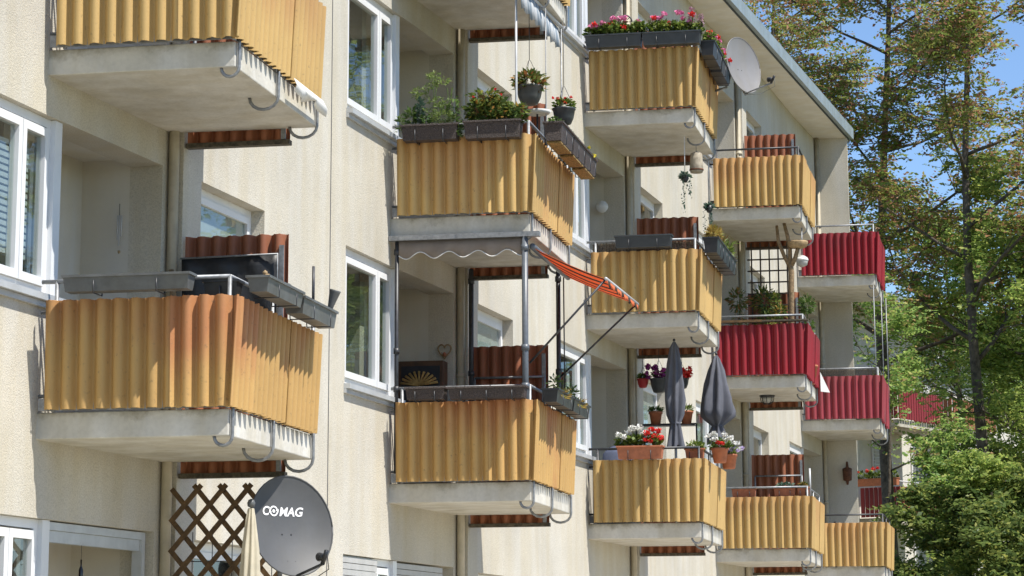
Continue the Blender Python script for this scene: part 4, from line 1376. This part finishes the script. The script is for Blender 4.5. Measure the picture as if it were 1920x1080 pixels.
# --- fourth stack
def cat_tree():
    t = thing('climbing_tree', 'bare forked climbing trunk with a round platform on the red balcony', 'cat tree', P(3, 2, 1.28, 0.45, 0.0))
    obj('trunk', MB().tube([(0, 0, 0), (0.0, 0, 1.0), (0.015, 0.0, 1.75), (0.0, 0, 1.95)], [0.048, 0.044, 0.05, 0.042], 10), 'bark_post', t)
    for pts, r in (([(0.0, 0, 1.85), (-0.10, 0, 2.05), (-0.19, 0.02, 2.30), (-0.21, 0.02, 2.56)], [0.04, 0.033, 0.03, 0.024]),
                   ([(0.0, 0, 1.90), (0.0, 0.03, 2.15), (-0.04, 0.04, 2.40), (-0.09, 0.04, 2.60)], [0.04, 0.034, 0.033, 0.028]),
                   ([(0.02, 0, 1.88), (0.09, -0.02, 2.0), (0.15, -0.03, 2.2)], [0.045, 0.04, 0.035])):
        obj('branch', MB().tube(pts, r, 8), 'bark_post', t)
    obj('platform', MB().lathe([(0.10, -0.07), (0.15, -0.04), (0.17, 0.02), (0.165, 0.045), (0.12, 0.045)], (0.14, -0.02, 2.23), 18), 'wood_pale', t)
cat_tree()
t = thing('wall_lamp', 'round white lamp beside the climbing trunk on the red balcony', 'lamp', P(3, 2, 1.45, 0.8, 2.0))
obj('globe', MB().lathe([(0.03, -0.10), (0.085, -0.07), (0.10, 0.0), (0.085, 0.06), (0.04, 0.09)], n=16), 'lamp_glass', t)
obj('cap', MB().lathe([(0.105, 0.0), (0.108, 0.02), (0.09, 0.055)], n=16), 'cloth_white', t)
obj('stem', MB().tube([(0, 0, 0.08), (0.0, 0.05, 0.35), (0.0, 0.1, 0.58)], 0.012, 6), 'galvanized', t)
t = thing('trellis', 'dark square trellis at the far side of the red balcony', 'trellis', P(3, 2, 0, 2.25, 0))
for q in range(5):
    obj('slat', MB().box((0.44 + 0.155 * q, -0.012, 0.75), (0.465 + 0.155 * q, 0.0, 2.56)), 'dark_wood', t)
for q in range(9):
    obj('slat', MB().box((0.38, -0.026, 0.85 + 0.20 * q), (1.15, -0.013, 0.875 + 0.20 * q)), 'dark_wood', t)
for q, (o, a, lab, r, n, lm, zc) in enumerate(((0.34, 0.9, 'spiky pale green plant near the house wall on the red balcony', 0.20, 240, 'leaf_mixed', 1.38),
                                               (0.78, 1.3, 'dense dark leafy plant in front of the square trellis', 0.26, 420, 'leaf_pepper', 1.40),
                                               (1.45, 1.5, 'climbing green plant by the railing right of the climbing trunk', 0.16, 260, 'leaf_herb', 1.35),
                                               (1.05, 0.8, 'low leafy plant at the foot of the climbing trunk', 0.14, 170, 'leaf_pepper', 1.15))):
    t = thing('potted_plant', lab, 'plant', P(3, 2, o, a, 0.0))
    obj('pot', MB().lathe([(0.11, 0), (0.15, 0.28), (0.165, 0.28), (0.165, 0.32), (0.14, 0.32), (0.13, 0.27), (0.001, 0.27)], n=16), 'terracotta', t)
    obj('stem', MB().tube([(0, 0, 0.27), (0.01, 0, zc * 0.6), (0, 0, zc)], [0.015, 0.012, 0.006], 6), 'leaf_herb', t)
    foliage(t, lm, [((0, 0, zc), (r, r, r * 1.1), n), ((0, 0, zc * 0.72), (r * 0.8, r * 0.8, r), n // 2)], 0.08, 0.4, 0.8, seed=100 + q)
t = thing('top_plank', 'mossy wooden plank along the top of the red corrugated sheets', 'plank', P(3, 2, 0, 0, 0))
obj('board', MB().box((0.02, -0.18, 0.875), (1.60, -0.02, 0.90)), 'moss_board', t)
obj('edge_strip', MB().box((0.02, -0.195, 0.868), (0.85, -0.181, 0.905)), 'wood_brown', t)
t = thing('ceiling_lamp', 'dark caged bulkhead lamp under the slab of the red balcony', 'lamp', P(3, 2, 0.77, 1.2, -0.2))
obj('plate', MB().lathe([(0.10, -0.04), (0.13, -0.02), (0.13, 0.0)], n=18), 'dark_pipe', t)
obj('glass', MB().lathe([(0.0, -0.13), (0.05, -0.12), (0.085, -0.08), (0.09, -0.04)], n=16), 'lamp_glass', t)
for q in range(4):
    a = math.pi * q / 4
    obj('cage_wire', MB().tube([(0.115 * math.cos(a) * c, 0.115 * math.sin(a) * c, z) for c, z in ((1, -0.03), (0.9, -0.1), (0.4, -0.145), (-0.4, -0.145), (-0.9, -0.1), (-1, -0.03))], 0.006, 5), 'dark_pipe', t)
mb = MB().add([(1.60, 2.10, 0.27), (1.60, 2.15, -0.06), (1.74, 2.35, -0.06), (1.62, 2.3, 0.20)], [(0, 1, 2, 3)])
ob = obj('white_cloth', mb, 'cloth_white', None, P(3, 2, 0, 0, 0)); ob.modifiers.new('solid', 'SOLIDIFY').thickness = 0.004
tag(ob, 'white cloth corner sticking out past the far end of the red balcony', 'cloth')
for o0, o1, lab, fl in ((0.27, 0.66, 'empty terracotta flower box near the wall on the lowest balcony of the fourth stack', False),
                        (0.96, 1.31, 'terracotta flower box with pale leaves inside the railing of the fourth stack', True),
                        (1.34, 1.52, 'small terracotta box with a succulent at the corner of the fourth stack', True)):
    t, ln = end_box(3, 1, 'flower_box', lab, 'flower box', o0, o1, 0.985, 0.145, 'terracotta', w=0.17, a=0.07)
    if fl:
        foliage(t, 'leaf_mixed' if ln < 0.2 else 'leaf_bluegreen', [((0, 0, 0.03), (ln * 0.45, 0.08, 0.06), 160)], 0.05, 0.8, seed=int(o0 * 90))
tag(obj('thin_pole', MB().tube([(0, 0, 0), (0, 0, 0.45)], 0.016, 8), 'white_pole', None, P(3, 1, 1.54, 0.1, 0.84)), 'short white pole at the railing corner of the fourth stack', 'pole')

# --- fifth stack
t = thing('reed_mat', 'thin brown reed mat behind the railing of the faded red balcony', 'mat', P(4, 2, 0, 0, 0))
mb = MB()
for q in range(92):
    mb.box((0.10 + q * 0.0155, -0.012 + 0.004 * (q % 3), 0.62), (0.112 + q * 0.0155, 0.0 + 0.004 * (q % 3), 0.96 + 0.015 * ((q * 7) % 5) / 5))
ob = obj('reed', mb, 'reed', t); ob['kind'] = 'stuff'
for o, a, lab in ((1.47, -0.05, 'nearest of three pale poles between the two red balconies at the far end'),
                  (1.56, 0.9, 'middle of three pale poles between the two red balconies at the far end'),
                  (1.60, 1.9, 'farthest of three pale poles between the two red balconies at the far end')):
    tag(obj('awning_pole', MB().tube([(0, 0, 0), (0, 0, 2.57)], 0.009, 8), 'galvanized', None, P(4, 2, o, a, 0.02)), lab, 'pole')
t = thing('wall_lantern', 'rust brown wall lantern on the end wall at the far end', 'lantern', P(4, 1, 0.70, 2.39, 1.93))
obj('body', MB().lathe([(0.02, -0.22), (0.03, -0.15), (0.085, -0.13), (0.095, 0.10), (0.03, 0.13), (0.02, 0.24)], (0, -0.10, 0), 6), 'rust', t)
obj('bracket', MB().tube([(0, 0, 0.05), (0, -0.10, 0.05)], 0.014, 6), 'rust', t)

# --- ground floor, left: lattice, parasol, dish
t = thing('lattice', 'brown diagonal lattice below the lowest left balcony', 'lattice', P(0, 0, 0, 2.25, 0))
W0, W1, ZB, ZT, SP = 0.33, 1.50, -0.60, 2.42, 0.215
cnt = 0
for s in (1, -1):
    for q in range(-16, 20):
        x0 = 0.34 + q * SP
        pts = []
        for zz in (ZB, ZT - 0.02):
            pts.append((x0 + s * (zz - ZT + 0.06) * 0.86, zz))
        (xa, za), (xb, zb) = pts
        lo, hi = 0.0, 1.0
        dxx = xb - xa
        t0, t1 = sorted(((W0 - xa) / dxx, (W1 - xa) / dxx))
        lo, hi = max(lo, t0), min(hi, t1)
        if hi - lo < 0.03:
            continue
        A0 = (xa + dxx * lo, za + (zb - za) * lo); A1 = (xa + dxx * hi, za + (zb - za) * hi)
        d = Vector((A1[0] - A0[0], A1[1] - A0[1])); d.normalize(); nrm = Vector((-d.y, d.x)) * 0.021
        yy = -0.012 if s > 0 else 0.002
        poly = [(A0[0] + nrm.x, A0[1] + nrm.y), (A0[0] - nrm.x, A0[1] - nrm.y), (A1[0] - nrm.x, A1[1] - nrm.y), (A1[0] + nrm.x, A1[1] + nrm.y)]
        mb = MB()
        vs = [(x, yy, z) for x, z in poly] + [(x, yy + 0.011, z) for x, z in poly]
        mb.add(vs, [(0, 1, 2, 3), (7, 6, 5, 4), (0, 4, 5, 1), (1, 5, 6, 2), (2, 6, 7, 3), (3, 7, 4, 0)])
        obj('slat', mb, 'wood_brown', t)
t = thing('wire_grid', 'thin wire plant grid behind the brown lattice', 'wire grid', P(0, 0, 0, 2.32, 0))
for q in range(5):
    obj('wire', MB().tube([(0.5 + 0.17 * q, 0, -0.5), (0.5 + 0.17 * q, 0, 2.02 + 0.04 * (q % 2))], 0.004, 5), 'dark_pipe', t)
for q in range(7):
    obj('wire', MB().tube([(0.42, 0.009, 0.1 + 0.28 * q), (1.25, 0.009, 0.1 + 0.28 * q)], 0.004, 5), 'dark_pipe', t)
closed_parasol('parasol', 'closed cream parasol with a round knob beside the grey satellite dish', P(0, 0, 1.27, 1.4, 0.08),
               [(0.10, 0.4), (0.095, 0.9), (0.085, 1.35), (0.062, 1.75), (0.035, 2.0), (0.022, 2.07)], 8, 'parasol_cream', 2.07, -0.7, None, depth=0.14, seed=8, finial='grey_plastic', pole='wood_pale', fmat_r=0.033)
dish('satellite_dish', 'dark grey satellite dish with white COMAG lettering below the lowest left balcony', P(0, 0, 1.425, 1.9, 2.02), (0.72, -0.69, 0.20), 0.76, 0.815, 'dish_grey',
     [(-0.08, 0.1, -0.5), (-0.08, 0.1, -2.8)], 'dark_pipe', ('COMAG', -0.245), arm=0.50)
t = thing('dark_bottle', 'small dark bottle hanging from the frame of the ground floor loggia', 'bottle', P(0, 0, 0.02, 1.0, 1.75))
obj('glass_body', MB().lathe([(0.016, -0.17), (0.018, -0.165), (0.018, -0.08), (0.007, -0.05), (0.007, 0.0)], n=12), 'bottle', t)
obj('string', MB().tube([(0, 0, 0), (0, 0, 0.28)], 0.002, 4), 'dark_pipe', t)

# small things in the loggias
t = thing('globe_lamp', 'round white globe lamp on the loggia wall behind the empty anthracite flower box', 'lamp', P(2, 2, -0.10, 2.19, 1.84))
obj('globe', MB().lathe([(0.0, -0.09), (0.05, -0.075), (0.085, -0.03), (0.09, 0.0), (0.085, 0.03), (0.05, 0.075), (0.0, 0.09)], (0, -0.10, 0), 18), 'cloth_white', t)
obj('base', MB().tube([(0, 0.01, 0), (0, -0.04, 0)], 0.045, 12), 'white_frame', t)
t = thing('wind_chime', 'thin white wind chime on the loggia wall above the long grey flower box', 'wind chime', P(0, 1, -0.14, 2.12, 1.86))
for q, (dx, l) in enumerate(((0.0, 0.26), (0.018, 0.18), (-0.016, 0.21))):
    obj('tube', MB().tube([(dx, 0, 0.0), (dx, 0, -l)], 0.007, 6), 'white_pole', t)
obj('clapper', MB().lathe([(0, -0.03), (0.014, -0.015), (0.012, 0.0)], (0.004, 0, -0.30), 8), 'wood_pale', t)
obj('string', MB().tube([(0, 0, 0), (0, 0.0, 0.10)], 0.003, 4), 'dark_pipe', t)
tag(obj('birch_stick', MB().tube([(0.02, 0, -0.95), (0.01, 0, 0.0), (-0.005, 0.01, 0.22), (-0.015, 0.0, 0.30)], [0.03, 0.03, 0.027, 0.02], 8), 'bark_post', None, P(0, 1, 0.315, 2.20, 1.10)),
    'short bark-covered stick standing by the downpipe behind the long grey flower box', 'stick')

# metal sun face on the loggia wall of the geranium balcony
t = thing('metal_sun', 'round dark metal sun face on the wall behind the geraniums', 'ornament', P(2, 3, 0.27, 2.10, 1.77))
pth = [(0.10 * math.cos(2 * math.pi * q / 24), 0, 0.10 * math.sin(2 * math.pi * q / 24)) for q in range(25)]
obj('ring', MB().tube(pth, 0.012, 6), 'dark_pipe', t)
obj('face', MB().lathe([(0.0, -0.012), (0.03, -0.008), (0.045, 0.0), (0.045, 0.01)], n=14), 'rust', t)
for q in range(8):
    a = math.pi * q / 4
    obj('ray', MB().tube([(0.05 * math.cos(a), 0, 0.05 * math.sin(a)), (0.10 * math.cos(a), 0, 0.10 * math.sin(a))], 0.006, 5), 'dark_pipe', t)
t.children[1].rotation_euler = (math.pi / 2, 0, 0)

# ------------------------------------------------------------------ the block behind
N2 = thing('neighbour_house', 'pale apartment block with red balconies half hidden behind the trees', 'building', (-5.0, 77.0, 0), math.radians(65))
obj('wall', MB().box((-1.5, 0, 0), (16, 9, 11.85)), 'neighbour_wall', N2)
obj('end_pier', MB().box((-1.75, -0.5, 0), (-1.502, 0.25, 11.85)), 'render_white', N2)
obj('soffit', MB().box((-2.0, -1.05, 11.86), (16.4, 9.2, 11.92)), 'soffit_paint', N2)
obj('roof', MB().box((-2.1, -1.2, 11.93), (16.5, 9.4, 12.22)), 'roof_metal', N2)
for x0, x1, z, m_ in ((0.2, 2.9, 5.85, 'red_sheet'), (3.6, 6.4, 5.85, 'red_sheet'), (0.2, 2.9, 8.6, 'red_sheet'), (3.6, 6.4, 8.6, 'brown_screen')):
    bo = obj('balcony', MB().box((x0, -1.3, z - 0.2), (x1, -0.003, z)), 'slab_paint', N2)
    n = 9
    w = 1.28 / n
    for q in range(n):
        obj('panel', MB().box((x0 - 0.07, -1.34 + w * q, z + 0.02), (x0 - 0.03, -1.34 + w * q + w * 0.8, z + 0.85)), m_, bo)
    n = 18
    w = (x1 - x0) / n
    for q in range(n):
        obj('panel', MB().box((x0 + w * q, -1.38, z + 0.02), (x0 + w * q + w * 0.8, -1.345, z + 0.85)), m_, bo)
    obj('railing', MB().tube([(x0, -0.1, z + 1.0), (x0, -1.3, z + 1.0), (x1, -1.3, z + 1.0)], 0.02).tube([(x1, -1.3, z), (x1, -1.3, z + 2.5)], 0.035), 'white_pole', bo)
for z in (3.9, 6.7, 9.4):
    for x0 in (1.0, 3.4, 5.0):
        w = obj('window', MB().box((x0, -0.05, z), (x0 + 1.2, -0.004, z + 1.4)), 'white_frame', N2)
        for q in range(13):
            obj('shutter_slat', MB().box((x0 + 0.06, -0.075, z + 0.05 + 0.1 * q), (x0 + 1.14, -0.052, z + 0.13 + 0.1 * q)), 'shutter', w)
t = thing('flower_box', 'terracotta box of red geraniums on the red balcony of the block behind', 'flower box', (-5.0 + 0.62, 77.0 - 0.50, 6.92), math.radians(-25))
trough_parts(t, 1.4, 0.2, 0.2, 'terracotta')
foliage(t, 'leaf_geranium', [((x, 0, 0.1), (0.22, 0.14, 0.15), 90) for x in (-0.5, -0.17, 0.17, 0.5)], 0.09, 0.8, seed=120)
heads(t, 'petal_red', row(1.2, 6, 0.22, 0.08, 0.08, 121, -0.08), 0.055, 26, 0.06, 122)

# ------------------------------------------------------------------ trees
def tree(name, label, base, height, r0, start, limbs, reach, leafm, leaf, per, lean=(0, 0), seed=1, rise=0.75, clump=0.6, twigs=4, group='trees beyond the end of the building', low=0.0, shade_top=1.0):
    rng = random.Random(seed)
    nrg = np.random.default_rng(seed)
    t = thing(name, label, 'tree', base, 0.0, group)
    tr = MB()
    cl = []
    npt = 9
    path = []
    for q in range(npt + 1):
        f = q / npt
        bend = 0.018 * height
        path.append(Vector((lean[0] * f + bend * (math.sin(seed + 5.2 * f) - math.sin(seed)) * f ** 0.5, lean[1] * f + bend * math.cos(seed * 1.7 + 4.1 * f) * f, height * f)))
    tr.tube(path, [r0 * (1 - 0.86 * (q / npt) ** 0.9) for q in range(npt + 1)], 9)
    def along(f):
        x = f * npt
        i = min(int(x), npt - 1)
        return path[i].lerp(path[i + 1], x - i)
    for q in range(limbs):
        f = start + (0.97 - start) * (q + rng.random() * 0.6) / limbs
        az = q * 2.399 + rng.uniform(-0.4, 0.4)
        ln = reach * (1.05 - 0.55 * (f - start) / (1 - start)) * rng.uniform(0.7, 1.15)
        el = rng.uniform(0.35, 0.85) * rise
        p = along(f)
        pts = [p.copy()]
        d = Vector((math.cos(az) * math.cos(el), math.sin(az) * math.cos(el), math.sin(el)))
        for s in range(5):
            d = (d + Vector((rng.uniform(-.22, .22), rng.uniform(-.22, .22), rng.uniform(-.12, .25)))).normalized()
            pts.append(pts[-1] + d * ln / 5)
        rl = r0 * (1 - 0.8 * f) * 0.5
        tr.tube(pts, [rl * (1 - 0.8 * s / 5) for s in range(6)], 6)
        for s in range(2, 6):
            for w in range(twigs if s > 2 else twigs - 2):
                dd = (d * 0.5 + Vector((rng.uniform(-1, 1), rng.uniform(-1, 1), rng.uniform(-0.5, 0.7)))).normalized()
                l2 = ln * rng.uniform(0.16, 0.36)
                e1 = pts[s] + dd * l2 * 0.5 + Vector((0, 0, 0.05))
                e2 = pts[s] + dd * l2
                tr.tube([pts[s], e1, e2], [rl * 0.28, rl * 0.2, 0.008], 4, False)
                cl.append((e2, clump * rng.uniform(0.6, 1.25)))
                if rng.random() < 0.3:
                    cl.append((e1, clump * rng.uniform(0.5, 0.9)))
        cl.append((pts[-1], clump))
    obj('trunk', tr, 'bark', t)
    # sprays: short twigs with leaflets on both sides
    pos, dirs = [], []
    for c, r in cl:
        m = max(3, int(per * rng.uniform(0.5, 1.4)))
        cc = nrg.normal(size=(m, 3)) * np.array([r, r, r * 0.62]) * 0.55 + np.array(c)
        ax = nrg.normal(size=(m, 3)) * np.array([1, 1, 0.45]) + np.array([0, 0, -0.25])
        ax /= np.linalg.norm(ax, axis=1)[:, None]
        sd = np.cross(ax, np.array([0, 0, 1.0])) + nrg.normal(size=(m, 3)) * 0.2
        sd /= np.linalg.norm(sd, axis=1)[:, None] + 1e-9
        for q in range(5):
            for s in (-1, 1):
                pos.append(cc + ax * (q - 2) * leaf * 0.75 + sd * s * leaf * 0.5)
                dirs.append(sd * s + ax * 0.5)
    pos = np.concatenate(pos)
    dirs = np.concatenate(dirs)
    keep = pos[:, 2] > low
    link('crown', leaf_mesh('crown', pos[keep], leaf, 0.5, 0.6, seed, dirs[keep]), leafm, t)
    return t

def copy_tree(src, label, loc, rotz, scale, group=None):
    r = src.copy(); C.objects.link(r)
    r.location = loc; r.rotation_euler = (0, 0, rotz); r.scale = (scale,) * 3
    r['label'] = label
    if group:
        r['group'] = group
    for ch in src.children:
        c = ch.copy(); C.objects.link(c); c.parent = r
    return r

T1 = tree('locust_tree', 'tall thin-leaved tree with browning leaves just behind the roof end', (-3.35, 67, 0), 22.5, 0.21, 0.40, 20, 4.4, 'leaf_locust_autumn', 0.125, 14, lean=(0.0, 0), seed=3, clump=0.58)
T2 = tree('locust_tree', 'tall forked tree with sparse brownish crown right of the roof end', (-1.05, 64, 0), 20.5, 0.20, 0.42, 18, 4.2, 'leaf_locust_autumn', 0.125, 13, lean=(0.5, 0), seed=8, clump=0.55)
tree('locust_tree', 'brownish tree crown directly behind the eave at the top', (-6.6, 74, 0), 22.0, 0.22, 0.5, 16, 4.4, 'leaf_locust_autumn', 0.125, 10, seed=21, clump=0.6)
T3 = tree('acacia_tree', 'bright feathery green tree at the right edge', (1.3, 64.5, 0), 13.6, 0.20, 0.33, 19, 3.9, 'leaf_bright', 0.125, 10, seed=13, rise=0.45, clump=0.55)
tree('acacia_tree', 'feathery green tree in the middle of the right side below the forked trunk', (0.15, 66.5, 0), 11.2, 0.15, 0.42, 14, 2.7, 'leaf_bright', 0.125, 9, seed=17, rise=0.45, clump=0.5)
tree('young_tree', 'slender young tree beside the faded red balcony', (-3.25, 61, 0), 10.6, 0.10, 0.55, 8, 1.5, 'leaf_locust', 0.11, 7, lean=(-0.2, 0), seed=29, clump=0.45, twigs=3)
tree('leafy_tree', 'green tree behind the upper red balcony at the far end', (-1.9, 70, 0), 13.0, 0.18, 0.62, 15, 2.5, 'leaf_locust', 0.125, 9, seed=31, clump=0.5)
tree('leafy_tree', 'dark green tree low behind the forked trunk', (0.3, 72, 0), 9.5, 0.18, 0.35, 12, 2.8, 'leaf_locust', 0.13, 10, seed=37, clump=0.55)
for q, (x, y, h, lab, s) in enumerate(((-2.2, 57.6, 5.2, 'yellow-green bush next to the lowest far balcony', 41), (-1.15, 57.2, 5.9, 'tall yellow-green bush in the middle of the lower right corner', 43),
                                       (-0.25, 56.8, 5.5, 'yellow-green bush in the lower right corner', 47), (-1.7, 60.0, 6.2, 'darker bush behind the yellow-green bushes', 53), (-0.75, 55.6, 4.6, 'low yellow-green bush in front at the bottom of the picture', 59))):
    tree('leafy_bush', lab, (x, y, 0), h, 0.07, 0.12, 15, 1.35, ('leaf_maple', 'leaf_bright', 'leaf_maple', 'leaf_locust', 'leaf_maple')[q], 0.13 if q != 1 else 0.11, 6, seed=s, rise=0.9, clump=0.36, group='bushes by the far end of the building')
BG = [(-11, 105, 11), (-4, 110, 12), (2.5, 104, 11), (7, 96, 11)]
for q, (x, y, h) in enumerate(BG):
    if q == 0:
        T9 = tree('background_tree', 'leftmost of the far trees behind the block', (x, y, 0), h, 0.3, 0.25, 16, 5.0, 'leaf_locust', 0.24, 12, seed=61, clump=1.3, group='trees far behind the block')
    else:
        copy_tree(T9, ('second of the far trees behind the block from the left', 'third of the far trees behind the block from the left', 'rightmost of the far trees behind the block')[q - 1], (x, y, 0), q * 1.3, h / 12.0)
# across the street, outside the picture: what the window panes mirror
for q, (x, y) in enumerate(((16, 84), (10.2, 60), (19, 96), (11.5, 68.5), (26, 80), (13.2, 78))):
    copy_tree(T3 if q % 2 else T1, 'street tree across the road facing the windows', (x, y, 0), q * 1.1, (1.25 if q % 2 else 0.85), 'street trees across the road')
